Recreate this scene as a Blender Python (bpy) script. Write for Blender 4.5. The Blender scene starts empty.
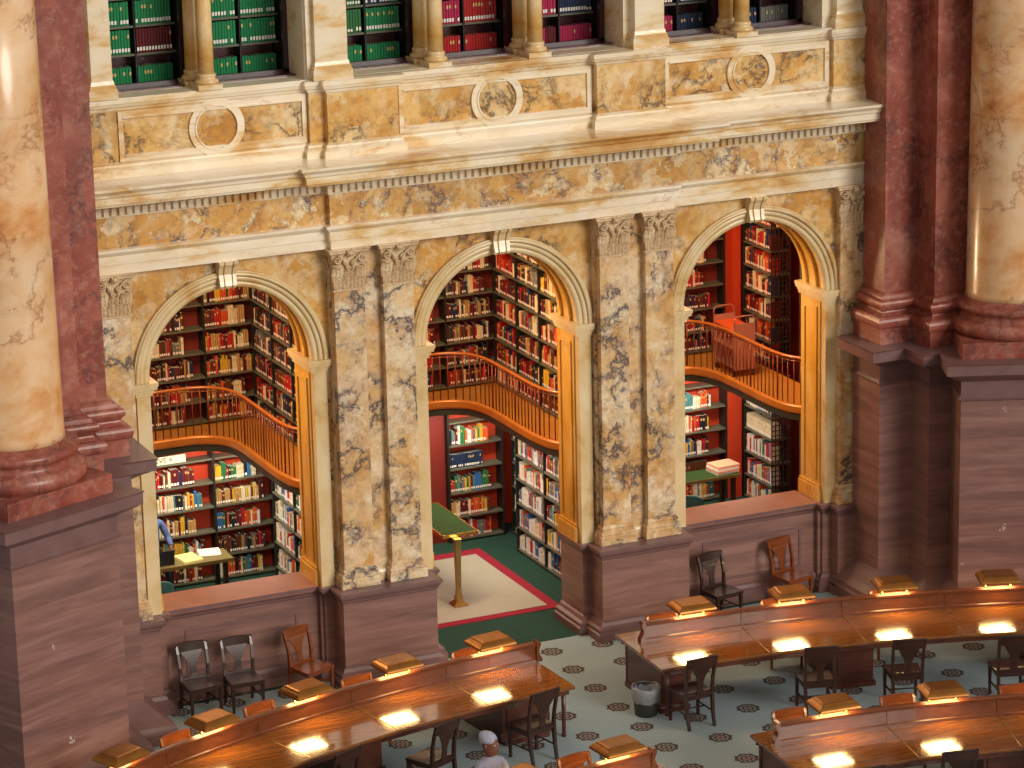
import bpy, bmesh, math, random
from math import sin, cos, pi, radians, sqrt, atan2
from mathutils import Vector, Matrix
random.seed(7)
scn = bpy.context.scene
COL = scn.collection

# ------------------------------------------------------------------ camera
CAMP = Vector((-18.2839, -41.5205, 16.8423)); FPX = 3150.02
PITCH, YAW, ROLL = 0.2732, 0.4177, -0.0232
fw = Vector((sin(YAW)*cos(PITCH), cos(YAW)*cos(PITCH), -sin(PITCH)))
rt = Vector((cos(YAW), -sin(YAW), 0)); up = rt.cross(fw)
R2 = cos(ROLL)*rt + sin(ROLL)*up; U2 = -sin(ROLL)*rt + cos(ROLL)*up
cam_d = bpy.data.cameras.new('camera'); cam = bpy.data.objects.new('camera', cam_d); COL.objects.link(cam)
cam.matrix_world = Matrix(((R2.x, U2.x, -fw.x, CAMP.x), (R2.y, U2.y, -fw.y, CAMP.y), (R2.z, U2.z, -fw.z, CAMP.z), (0, 0, 0, 1)))
cam_d.sensor_fit = 'HORIZONTAL'; cam_d.sensor_width = 36; cam_d.lens = FPX*36/1024
cam_d.clip_start = 0.5; cam_d.clip_end = 200
scn.camera = cam

# ------------------------------------------------------------------ world, light, exposure
w = bpy.data.worlds.new('world'); scn.world = w; w.use_nodes = True
bg = w.node_tree.nodes['Background']; bg.inputs[0].default_value = (1.0, 0.90, 0.80, 1); bg.inputs[1].default_value = 0.44
def lamp(kind, name, loc, energy, color, target=None, **kw):
    l = bpy.data.lights.new(name, kind); l.energy = energy; l.color = color
    for k, v in kw.items(): setattr(l, k, v)
    o = bpy.data.objects.new(name, l); COL.objects.link(o); o.location = loc
    if target is not None:
        o.rotation_euler = (Vector(target)-Vector(loc)).to_track_quat('-Z', 'Y').to_euler()
    return o
# soft daylight falling from the dome's clerestory windows, high above the desks
lamp('SUN', 'dome_daylight', (8, -20, 7.6), 2.15, (1.0, 0.93, 0.84), target=(0, 0, 0), angle=radians(24))
scn.view_settings.view_transform = 'Standard'; scn.view_settings.look = 'None'
scn.view_settings.exposure = 0.0; scn.view_settings.gamma = 1.0; scn.view_settings.use_curve_mapping = False
scn.cycles.use_denoising = True; scn.cycles.max_bounces = 6; scn.cycles.sample_clamp_indirect = 6

# ------------------------------------------------------------------ helpers
def lin(h):
    h = h.lstrip('#'); c = [int(h[i:i+2], 16)/255 for i in (0, 2, 4)]
    return tuple((x/12.92 if x <= .04045 else ((x+.055)/1.055)**2.4) for x in c) + (1,)

class NT:
    def __init__(s, name):
        s.m = bpy.data.materials.new(name); s.m.use_nodes = True; s.t = s.m.node_tree; s.b = s.t.nodes['Principled BSDF']
    def n(s, typ, **kw):
        x = s.t.nodes.new(typ)
        for k, v in kw.items():
            if k.startswith('i_'):
                x.inputs[int(k[2:])].default_value = v
            else: setattr(x, k, v)
        return x
    def l(s, a, b): s.t.links.new(a, b)
    def math(s, op, a, b=None, c=None, clamp=False):
        x = s.n('ShaderNodeMath', operation=op); x.use_clamp = clamp
        for i, v in enumerate((a, b, c)):
            if v is None: continue
            if hasattr(v, 'links') or hasattr(v, 'is_linked'): s.l(v, x.inputs[i])
            else: x.inputs[i].default_value = v
        return x.outputs[0]
    def ramp(s, fac, stops, interp='LINEAR'):
        r = s.n('ShaderNodeValToRGB'); e = r.color_ramp; e.interpolation = interp
        while len(e.elements) < len(stops): e.elements.new(0.5)
        for el, (p, c) in zip(e.elements, stops): el.position = p; el.color = c if len(c) == 4 else (*c, 1)
        s.l(fac, r.inputs[0]); return r.outputs[0]
    def mix(s, fac, a, b, mode='MIX'):
        x = s.n('ShaderNodeMix', data_type='RGBA', blend_type=mode)
        for sock, v in ((x.inputs[0], fac), (x.inputs[6], a), (x.inputs[7], b)):
            if hasattr(v, 'is_linked'): s.l(v, sock)
            else: sock.default_value = v
        return x.outputs[2]
    def coords(s, scale=(1, 1, 1), loc=(0, 0, 0), rot=(0, 0, 0)):
        tc = s.n('ShaderNodeTexCoord'); mp = s.n('ShaderNodeMapping')
        mp.inputs['Scale'].default_value = scale; mp.inputs['Location'].default_value = loc; mp.inputs['Rotation'].default_value = rot
        s.l(tc.outputs['Object'], mp.inputs[0]); return mp.outputs[0]
    def noise(s, vec, scale, detail=4, rough=.5, dist=0.):
        x = s.n('ShaderNodeTexNoise'); s.l(vec, x.inputs['Vector'])
        x.inputs['Scale'].default_value = scale; x.inputs['Detail'].default_value = detail
        x.inputs['Roughness'].default_value = rough; x.inputs['Distortion'].default_value = dist
        return x.outputs[0]
    def fin(s, col=None, rough=.4, coat=0., metal=0., spec=None, bump=None, bstr=.2, bdist=.01):
        if col is not None:
            if hasattr(col, 'is_linked'): s.l(col, s.b.inputs['Base Color'])
            else: s.b.inputs['Base Color'].default_value = col
        if hasattr(rough, 'is_linked'): s.l(rough, s.b.inputs['Roughness'])
        else: s.b.inputs['Roughness'].default_value = rough
        s.b.inputs['Metallic'].default_value = metal
        s.b.inputs['Coat Weight'].default_value = coat; s.b.inputs['Coat Roughness'].default_value = .04
        if spec is not None: s.b.inputs['Specular IOR Level'].default_value = spec
        if bump is not None:
            bn = s.n('ShaderNodeBump'); bn.inputs['Strength'].default_value = bstr; bn.inputs['Distance'].default_value = bdist
            s.l(bump, bn.inputs['Height']); s.l(bn.outputs[0], s.b.inputs['Normal'])
        return s.m

def marble(name, stops, vein='#4a4658', vamt=.8, scale=1., seed=0., vwidth=.028, vmask=(.48, .62), rough=.25, cells=0., squash=(1, 1, 1), mottle=None, vary=0., blocks=None, bamt=.22, coat=.15):
    t = NT(name)
    v = t.coords(scale=tuple(scale*q for q in squash), loc=(seed, seed*1.7, seed*.6))
    if vary:
        oi = t.n('ShaderNodeObjectInfo'); va = t.n('ShaderNodeVectorMath', operation='ADD'); t.l(v, va.inputs[0]); t.l(t.math('MULTIPLY', oi.outputs['Random'], vary), va.inputs[1]); v = va.outputs[0]
    n1 = t.noise(v, 1.1, 7, .62, .35)
    c = t.ramp(n1, stops)
    if cells:
        wv = t.n('ShaderNodeVectorMath', operation='ADD'); nn = t.n('ShaderNodeTexNoise'); t.l(v, nn.inputs['Vector']); nn.inputs['Scale'].default_value = 1.9; nn.inputs['Detail'].default_value = 7; nn.inputs['Roughness'].default_value = .68
        nm = t.n('ShaderNodeVectorMath', operation='SCALE'); t.l(nn.outputs[1], nm.inputs[0]); nm.inputs['Scale'].default_value = 1.5; t.l(v, wv.inputs[0]); t.l(nm.outputs[0], wv.inputs[1])
        vo = t.n('ShaderNodeTexVoronoi'); vo.inputs['Scale'].default_value = 2.2; t.l(wv.outputs[0], vo.inputs['Vector'])
        sp = t.n('ShaderNodeSeparateColor'); t.l(vo.outputs['Color'], sp.inputs[0])
        tone = t.ramp(sp.outputs[0], [(.0, lin('#b0701f')), (.35, lin('#cf9340')), (.6, lin('#dcb069')), (.85, lin('#efe0bd'))])
        c = t.mix(cells, c, tone)
        ve = t.n('ShaderNodeTexVoronoi', feature='DISTANCE_TO_EDGE'); ve.inputs['Scale'].default_value = 2.2; t.l(wv.outputs[0], ve.inputs['Vector'])
        ef = t.math('MULTIPLY', t.math('SUBTRACT', 1.0, t.math('DIVIDE', ve.outputs[0], .06), clamp=True), cells*.5)
        ef = t.math('MULTIPLY', ef, t.math('MULTIPLY', t.math('SUBTRACT', t.noise(v, 2.5, 4, .6), .42, clamp=True), 6.0, clamp=True))
        c = t.mix(ef, c, lin(vein))
    if vamt > 0:
        n2 = t.noise(v, .95, 10, .66, .25)
        rd = t.math('ABSOLUTE', t.math('SUBTRACT', n2, .5))
        vein_f = t.math('SUBTRACT', 1.0, t.math('DIVIDE', rd, vwidth), clamp=True)
        mk = t.noise(v, .8, 3, .5, .2)
        mk = t.math('DIVIDE', t.math('SUBTRACT', mk, vmask[0]), vmask[1]-vmask[0], clamp=True)
        blot = t.math('MULTIPLY', t.math('SUBTRACT', 1.0, t.math('DIVIDE', rd, vwidth*3.2), clamp=True), .55)
        n4 = t.noise(v, 9, 5, .7)
        blot = t.math('MULTIPLY', blot, t.math('MULTIPLY', t.math('SUBTRACT', n4, .42, clamp=True), 5.0, clamp=True))
        f = t.math('MULTIPLY', t.math('MULTIPLY', t.math('MAXIMUM', vein_f, blot), mk), vamt, clamp=True)
        c = t.mix(f, c, lin(vein))
    if cells:
        n6 = t.noise(v, 6.5, 7, .72)
        c = t.mix(t.math('MULTIPLY', t.math('SUBTRACT', n6, .50, clamp=True), 2.6, clamp=True), c, lin('#8a5a28'))
        n7 = t.noise(v, 3.1, 5, .6)
        c = t.mix(t.math('MULTIPLY', t.math('SUBTRACT', n7, .54, clamp=True), 3.0, clamp=True), c, lin('#f0e4c8'))
    if mottle:
        n5 = t.noise(v, mottle[1], 6, .7)
        c = t.mix(t.math('MULTIPLY', t.math('SUBTRACT', n5, .5, clamp=True), 3.0, clamp=True), c, lin(mottle[0]))
    if blocks:   # separate slabs of stone, each cut from a slightly different piece, with fine joints
        vb = t.coords(scale=blocks, loc=(seed*.37, .31, seed*.11))
        fl = t.n('ShaderNodeVectorMath', operation='FLOOR'); t.l(vb, fl.inputs[0])
        wn = t.n('ShaderNodeTexWhiteNoise'); t.l(fl.outputs[0], wn.inputs['Vector'])
        lo = t.math('ADD', 1.0-bamt, t.math('MULTIPLY', wn.outputs['Value'], 2*bamt))
        cm = t.n('ShaderNodeVectorMath', operation='SCALE'); t.l(c, cm.inputs[0]); t.l(lo, cm.inputs['Scale']); c = cm.outputs[0]
    return t.fin(c, rough, coat=coat)

def simple(name, col, rough=.5, metal=0., coat=0., nscale=0., namt=.25, spec=None):
    t = NT(name)
    if nscale:
        v = t.coords(); n = t.noise(v, nscale, 5, .6)
        h = lin(col); d = tuple(x*(1-namt) for x in h[:3])+(1,); u = tuple(min(1, x*(1+namt)) for x in h[:3])+(1,)
        c = t.ramp(n, [(.3, d), (.7, u)])
    else: c = lin(col)
    return t.fin(c, rough, metal=metal, coat=coat, spec=spec)

def wood(name, dark, light, rough=.35, coat=.4, grain=(1, 14, 14), scale=1.5):
    t = NT(name); v = t.coords(scale=grain)
    n = t.noise(v, scale, 6, .65, .6)
    return t.fin(t.ramp(n, [(.3, lin(dark)), (.72, lin(light))]), rough, coat=coat)

M = {}
M['siena'] = marble('golden_siena_marble', [(.25, lin('#a8702a')), (.42, lin('#cf9b4c')), (.52, lin('#dcb878')), (.62, lin('#d09a48')), (.8, lin('#e8d8b4'))], seed=3.1, cells=.3, vamt=.95, scale=1.1, vmask=(.47, .57), vein='#4c4038', blocks=(.9, .01, .8), bamt=.10)
M['frieze'] = marble('breccia_frieze_marble', [(.25, lin('#b27a34')), (.45, lin('#d8ae68')), (.6, lin('#e8cf9c')), (.8, lin('#f1e6cc'))], seed=8.3, cells=.6, vamt=1., scale=1.6, vmask=(.44, .55), blocks=(.55, .01, .01), bamt=.14)
M['pil'] = marble('veined_pilaster_marble', [(.28, lin('#bc8238')), (.42, lin('#d6ae74')), (.55, lin('#dec6a2')), (.8, lin('#eaddca'))], seed=21.4, cells=.3, vamt=1.0, scale=1.25, vwidth=.042, vmask=(.42, .52), vein='#3f3b46', vary=30.)
M['cream'] = marble('cream_marble', [(.28, lin('#bd8038')), (.41, lin('#dab478')), (.50, lin('#ead8b6')), (.8, lin('#f5eedf'))], seed=5.7, vamt=.5, vein='#b07a3c', vwidth=.02, scale=1.2, squash=(.6, 1, 1.6), blocks=(.42, .01, .01), bamt=.07)
M['archcream'] = marble('pale_arch_marble', [(.28, lin('#bf9252')), (.43, lin('#d6bb88')), (.8, lin('#e6d5b2'))], seed=12.2, vamt=.35, vein='#a57c48', scale=1.3)
M['reveal'] = marble('amber_reveal_marble', [(.25, lin('#c08428')), (.5, lin('#d8a44a')), (.8, lin('#e8c680'))], seed=2.2, vamt=.5, vein='#9a5a18', scale=1.6, squash=(1, 1, .5), rough=.2)
def capmat():
    m = marble('carved_capital_marble', [(.3, lin('#a8845a')), (.6, lin('#dcc098')), (.8, lin('#ecdcbc'))], seed=9.9, vamt=.3, vein='#6a5340', scale=3)
    nt = m.node_tree; n = nt.nodes.new('ShaderNodeTexNoise'); n.inputs['Scale'].default_value = 22; n.inputs['Detail'].default_value = 4
    tc = nt.nodes.new('ShaderNodeTexCoord'); nt.links.new(tc.outputs['Object'], n.inputs['Vector']); b = nt.nodes.new('ShaderNodeBump'); b.inputs['Strength'].default_value = 1; b.inputs['Distance'].default_value = .028
    nt.links.new(n.outputs[0], b.inputs['Height']); nt.links.new(b.outputs[0], nt.nodes['Principled BSDF'].inputs['Normal']); return m
M['cap'] = capmat()
M['red'] = marble('red_numidian_marble', [(.25, lin('#66281a')), (.42, lin('#863f30')), (.58, lin('#985343')), (.8, lin('#b88270'))], seed=4.4, vamt=.7, vein='#43272c', scale=1.3, vmask=(.44, .56), mottle=('#b08272', 7.), rough=.38, coat=.03, blocks=(1.7, 1.7, .9), bamt=.16)
M['colm'] = marble('rose_gold_column_marble', [(.30, lin('#a8602c')), (.41, lin('#cb925a')), (.52, lin('#d8b084')), (.8, lin('#e4cdb0'))], seed=14.1, vamt=.7, vein='#8a4e28', vwidth=.016, vmask=(.38, .48), scale=.85, rough=.27, blocks=(.3, .3, .95), bamt=.09)
def purple(name, base='#7a5652', dark='#553b3c', light='#98746e', seed=0., rough=.38):
    t = NT(name); v = t.coords(scale=(.45, .45, 5), loc=(seed, 0, seed), rot=(0, .22, 0))
    n = t.noise(v, 1.5, 7, .6, .8)
    c = t.ramp(n, [(.28, lin(dark)), (.5, lin(base)), (.75, lin(light))])
    v2 = t.coords(); n2 = t.noise(v2, .6, 3, .5)
    c = t.mix(t.math('MULTIPLY', n2, .35), c, lin('#a07a66'))
    return t.fin(c, rough, coat=.1)
M['purple'] = purple('purple_banded_marble')
M['purple_plain'] = simple('purple_moulding_marble', '#725452', .42, nscale=3, namt=.15)
M['sill'] = simple('rosy_sill_marble', '#8f604e', .45, nscale=3, namt=.15)
M['darkwood'] = wood('dark_mahogany', '#1c0c07', '#3a190e', .36, .25)
M['brownwood'] = wood('brown_varnished_wood', '#5f2a12', '#8a4a22', .28, .5)
M['deskwood'] = wood('red_mahogany', '#50260e', '#743c1a', .32, .2)
M['desktop'] = wood('polished_mahogany_desktop', '#5e300e', '#8c541e', .15, .5)
M['pedwood'] = wood('dark_pedestal_mahogany', '#3a1a12', '#5c2c1c', .35, .3)
M['brass'] = simple('satin_brass', '#a88a52', .34, metal=.8, nscale=4, namt=.15)
M['brass_hood'] = simple('antique_gold_hood', '#96622a', .38, metal=.75, nscale=5, namt=.2)
M['bright_brass'] = simple('polished_brass', '#e6b45c', .2, metal=.9)
M['green'] = simple('green_carpet', '#123c30', .95, nscale=30, namt=.25)
M['cream_rug'] = simple('cream_carpet', '#a6a396', .95, nscale=40, namt=.1)
M['red_rug'] = simple('red_carpet_border', '#8f1430', .95, nscale=40, namt=.1)
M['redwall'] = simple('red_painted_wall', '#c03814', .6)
M['steel'] = simple('olive_green_shelf_metal', '#5c5c4c', .45, nscale=2, namt=.1)
M['steel_dark'] = simple('black_green_metal', '#1d1e1a', .45)
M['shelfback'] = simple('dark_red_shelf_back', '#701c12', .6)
M['deck'] = simple('amber_gallery_floor', '#b87a30', .4, nscale=2, namt=.12)
M['fascia'] = simple('amber_gallery_fascia', '#b8702a', .35, nscale=3, namt=.15, metal=.2)
M['soffit'] = simple('grey_green_gallery_edge', '#34382e', .5)
M['baluster'] = simple('bronze_baluster_metal', '#7e3a1c', .35, metal=.4)
M['handrail'] = wood('orange_handrail_wood', '#8f4a1c', '#b8692a', .28, .4)
M['frame'] = simple('maroon_window_wood', '#2c1018', .35, coat=.3)
M['maroon'] = simple('maroon_window_ledge', '#50262c', .3, coat=.4)
M['black'] = simple('black_plastic', '#101012', .5)
M['white'] = simple('white_paper', '#e8e4da', .7)
M['yellowpaper'] = simple('yellow_legal_paper', '#e2dc92', .7)
M['peach'] = simple('peach_paper', '#e8a888', .7)
M['signp'] = simple('cream_sign_board', '#cdc2a4', .6)
M['ink'] = simple('brown_ink', '#4a3c34', .6)
M['tabletop'] = simple('olive_table_top', '#7a7048', .45, nscale=3, namt=.1)
M['leather'] = simple('green_leather_top', '#2e4420', .85, nscale=4, namt=.1, spec=.15)
M['teal'] = simple('teal_upholstery', '#3e6a66', .8)
M['navy'] = simple('navy_upholstery', '#1c2a44', .5, coat=.2)
M['blueshirt'] = simple('blue_shirt_cloth', '#4a6296', .8, nscale=8, namt=.2)
M['greycap'] = simple('grey_knit_cap', '#9c9cae', .9, nscale=30, namt=.15)
M['skin'] = simple('brown_skin', '#6e4230', .5)
M['hair'] = simple('black_hair', '#15100e', .8)
M['greycloth'] = simple('grey_blouse_cloth', '#8c8c9c', .8)
M['bin'] = simple('dark_bin_plastic', '#30302e', .5)
M['cart'] = simple('tan_cart_metal', '#a06a58', .4)
M['orangebook'] = simple('orange_shelf_top', '#d05020', .5)
M['plaster'] = simple('cream_plaster', '#c8b088', .7)
def emit(name, col, s):
    t = NT(name); t.b.inputs['Emission Color'].default_value = lin(col); t.b.inputs['Emission Strength'].default_value = s
    return t.fin(lin(col), .5)
M['glow'] = emit('warm_lamp_glow', '#ffd58c', 9.0)
def bagmat():
    t = NT('clear_bin_liner'); t.b.inputs['Alpha'].default_value = .45
    v = t.coords(); n = t.noise(v, 14, 4, .6)
    return t.fin(lin('#c8ccd4'), .2, bump=n, bstr=1, bdist=.03)
M['bag'] = bagmat()

def carpet():
    t = NT('patterned_reading_room_carpet')
    tc = t.n('ShaderNodeTexCoord'); mp = t.n('ShaderNodeMapping', vector_type='POINT')
    a = radians(2.5); P = .838
    # coordinates of the medallion lattice
    mp.inputs['Rotation'].default_value = (0, 0, a); t.l(tc.outputs['Object'], mp.inputs[0])
    ox, oy = 1.05*cos(a)+5.67*sin(a), 1.05*sin(a)-5.67*cos(a)
    sx = t.n('ShaderNodeSeparateXYZ'); t.l(mp.outputs[0], sx.inputs[0])
    def cell(s, o):
        q = t.math('DIVIDE', t.math('SUBTRACT', s, o), P)
        q = t.math('SUBTRACT', t.math('FRACT', t.math('ADD', q, 100.5)), .5)
        return t.math('MULTIPLY', q, P)
    du, dv = cell(sx.outputs[0], ox), cell(sx.outputs[1], oy)
    r = t.math('SQRT', t.math('ADD', t.math('MULTIPLY', du, du), t.math('MULTIPLY', dv, dv)))
    th = t.math('ARCTAN2', dv, du)
    lobe = t.math('MULTIPLY', t.math('COSINE', t.math('MULTIPLY', th, 8)), .012)
    inside = t.math('LESS_THAN', r, t.math('ADD', .168, lobe))
    core = t.math('LESS_THAN', r, .05)
    ring = t.math('GREATER_THAN', t.math('ADD', t.math('SINE', t.math('MULTIPLY', r, 105)), t.math('MULTIPLY', t.math('COSINE', t.math('MULTIPLY', th, 10)), .7)), -.35)
    edge = t.math('GREATER_THAN', r, t.math('ADD', .148, lobe))
    pat = t.math('MULTIPLY', inside, t.math('MAXIMUM', ring, edge))
    # small diamond dots
    def dia(scale, s1, s2):
        uu = t.math('MULTIPLY', t.math('ADD', s1, s2), scale); vv = t.math('MULTIPLY', t.math('SUBTRACT', s1, s2), scale)
        return t.math('MULTIPLY', t.math('SINE', uu), t.math('SINE', vv))
    d = dia(60., sx.outputs[0], sx.outputs[1])
    dots = t.math('GREATER_THAN', d, .35)
    n = t.noise(tc.outputs['Object'], .5, 3, .5)
    base = t.mix(n, lin('#7c94a2'), lin('#93a2a6'))
    base = t.mix(t.math('MULTIPLY', dots, .45), base, lin('#c2c4b8'))
    red = t.mix(t.math('MULTIPLY', core, .5), lin('#463532'), lin('#7e3430'))
    red2 = t.mix(t.math('MULTIPLY', inside, .55), base, lin('#8a8070'))
    return t.fin(t.mix(pat, red2, red), .95)
M['carpet'] = carpet()

class MB:
    """collects geometry, builds one mesh object"""
    def __init__(s): s.v = []; s.f = []; s.mi = []; s.sm = []
    def face(s, idx, mi=0, sm=False): s.f.append(tuple(idx)); s.mi.append(mi); s.sm.append(sm)
    def quad(s, *p, mi=0, sm=False):
        b = len(s.v); s.v += [tuple(q) for q in p]; s.face(range(b, b+len(p)), mi, sm)
    def box(s, x0, x1, y0, y1, z0, z1, mi=0, tf=None):
        b = len(s.v); P = [(x, y, z) for z in (z0, z1) for y in (y0, y1) for x in (x0, x1)]
        if tf: P = [tf(*p) for p in P]
        s.v += P
        for q in ((0, 2, 3, 1), (4, 5, 7, 6), (0, 1, 5, 4), (2, 6, 7, 3), (0, 4, 6, 2), (1, 3, 7, 5)): s.face([b+i for i in q], mi)
        return s
    def lathe(s, prof, c=(0, 0, 0), n=24, mi=0, sm=True, cap=True):
        b = len(s.v); m = len(prof)
        for i in range(n):
            a = 2*pi*i/n
            for r, z in prof: s.v.append((c[0]+r*cos(a), c[1]+r*sin(a), c[2]+z))
        for i in range(n):
            j = (i+1) % n
            for k in range(m-1): s.face((b+i*m+k, b+j*m+k, b+j*m+k+1, b+i*m+k+1), mi, sm)
        if cap:
            s.face([b+i*m for i in range(n)][::-1], mi); s.face([b+i*m+m-1 for i in range(n)], mi)
        return s
    def loft(s, rings, mi=0, sm=True, cap=True, close=True):
        b = len(s.v); m = len(rings[0])
        for r in rings: s.v += [tuple(p) for p in r]
        for i in range(len(rings)-1):
            for k in range(m if close else m-1):
                k2 = (k+1) % m
                s.face((b+i*m+k, b+i*m+k2, b+(i+1)*m+k2, b+(i+1)*m+k), mi, sm)
        if cap:
            s.face([b+k for k in range(m)][::-1], mi); s.face([b+(len(rings)-1)*m+k for k in range(m)], mi)
        return s
    def tube(s, pts, r, n=8, mi=0, sm=True):
        pts = [Vector(p) for p in pts]; rings = []
        rr = r if isinstance(r, (list, tuple)) else [r]*len(pts)
        prev = None
        for i, p in enumerate(pts):
            d = (pts[min(i+1, len(pts)-1)]-pts[max(i-1, 0)]).normalized()
            a = prev if prev is not None else (Vector((0, 0, 1)) if abs(d.z) < .9 else Vector((1, 0, 0)))
            u = (a-d*a.dot(d)).normalized(); v = d.cross(u); prev = u
            rings.append([p+u*rr[i]*cos(2*pi*k/n)+v*rr[i]*sin(2*pi*k/n) for k in range(n)])
        return s.loft(rings, mi, sm)
    def extr(s, poly, axis_pts, mi=0, sm=False):
        """poly: list of Vector offsets funcs; extrude closed poly between list of transforms"""
        return s.loft([[tf(p) for p in poly] for tf in axis_pts], mi, sm)
    def mould(s, path, prof, back=0.3, mi=0, sm=False, top=True):
        """sweep profile [(out,z)...] along a plan path; outward = right of travel; closed solid with mitred corners"""
        pr = [(-back, prof[0][1])] + list(prof) + [(-back, prof[-1][1])]
        n = len(path); rings = []
        for i in range(n):
            p = Vector(path[i])
            d1 = (Vector(path[i])-Vector(path[i-1])).normalized() if i > 0 else None
            d2 = (Vector(path[i+1])-Vector(path[i])).normalized() if i < n-1 else None
            d1 = d1 or d2; d2 = d2 or d1
            n1 = Vector((d1.y, -d1.x)); n2 = Vector((d2.y, -d2.x))
            m = (n1+n2)/(1+n1.dot(n2)) if n1.dot(n2) > -.99 else n1
            rings.append([(p.x+m.x*max(o, -back), p.y+m.y*o, z) if False else (p.x+m.x*o, p.y+m.y*o, z) for o, z in pr])
        return s.loft(rings, mi, sm)
    def build(s, name, mats, parent=None, loc=None):
        me = bpy.data.meshes.new(name); me.from_pydata(s.v, [], s.f)
        if not isinstance(mats, (list, tuple)): mats = [mats]
        for m in mats: me.materials.append(m)
        me.polygons.foreach_set('material_index', s.mi); me.polygons.foreach_set('use_smooth', s.sm); me.update()
        bm = bmesh.new(); bm.from_mesh(me); bmesh.ops.recalc_face_normals(bm, faces=bm.faces); bm.to_mesh(me); bm.free()
        o = bpy.data.objects.new(name, me); COL.objects.link(o)
        if parent is not None: o.parent = parent
        if loc is not None: o.location = loc
        return o

def tag(o, label=None, cat=None, group=None, kind=None):
    if label: o['label'] = label
    if cat: o['category'] = cat
    if group: o['group'] = group
    if kind: o['kind'] = kind
    return o
def struct(o, label=None, cat=None):
    o['kind'] = 'structure'
    return tag(o, label, cat)
def empty(name, loc=(0, 0, 0), rz=0.):
    o = bpy.data.objects.new(name, None); COL.objects.link(o); o.location = loc; o.rotation_euler = (0, 0, rz); o.empty_display_size = .1
    return o
def copy_tree(o, parent=None):
    c = o.copy(); COL.objects.link(c)
    for k in list(c.keys()):
        if parent is not None and k in ('label',) and False: del c[k]
    c.parent = parent
    for ch in [q for q in o.children]: copy_tree(ch, c)
    return c
def bevel(o, wd=.01, seg=2):
    b = o.modifiers.new('bevel', 'BEVEL'); b.width = wd; b.segments = seg; b.limit_method = 'ANGLE'; b.angle_limit = radians(40)
    return o

S_ARCH = 4.263; R_OUT = 1.475; R_IN = 1.25; ZSP = 4.915
CX = [-S_ARCH, 0.0, S_ARCH]
WHO = ['left', 'middle', 'right']
ZTOP = 11.4

# ================================================================== FLOORS
f = MB().box(-14, 14, -20, -.15, -.2, 0); struct(f.build('floor', M['carpet']), 'pale blue patterned carpet with round brown medallions', 'floor')
f = MB().box(-8, 8.8, -.15, 6.2, -.2, 0); struct(f.build('floor_alcove', M['green']), 'dark green carpet inside the arches', 'floor')
r = MB(); r.box(-1.42, 1.42, 1.13, 4.38, 0, .012); r.box(-1.24, 1.24, 1.30, 4.12, .003, .018, mi=1)
tag(r.build('rug', [M['red_rug'], M['cream_rug']]), 'cream rug with a red border on green carpet behind the middle arch', 'rug')

# ================================================================== ARCADE WALL
def arch_wall():
    y0, y1 = 0.0, .72; z0, zt = 1.30, 6.62; N = 32
    mb = MB(); rv = []
    xs = [-7.2]
    for ci, cx in enumerate(CX):
        # pier between the previous opening and this one
        mb.box(xs[-1], cx-R_IN, y0, y1, z0 if ci != 99 else 0, zt)
        xs.append(cx+R_IN)
        A = [(cx-R_IN*cos(pi*i/N), ZSP+R_IN*sin(pi*i/N)) for i in range(N+1)]
        for i in range(N):
            (xa, za), (xb, zb) = A[i], A[i+1]
            mb.quad((xa, y0, za), (xb, y0, zb), (xb, y0, zt), (xa, y0, zt))
            mb.quad((xb, y1, zb), (xa, y1, za), (xa, y1, zt), (xb, y1, zt))
            mb.quad((xa, y0, za), (xa, y1, za), (xb, y1, zb), (xb, y0, zb), mi=1, sm=True)
    mb.box(xs[-1], 7.2, y0, y1, z0, zt)
    return mb.build('wall_back', [M['siena'], M['reveal']])
struct(arch_wall(), 'golden veined marble wall with three round arches', 'wall')
# wall behind the entablature and the gallery wall above
b = MB(); b.box(-7.2, 7.2, 0, .72, 6.62, 8.0); b.box(-7.2, 7.2, .02, .72, 8.0, 9.0)
struct(b.build('wall_upper', M['siena']))

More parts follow.
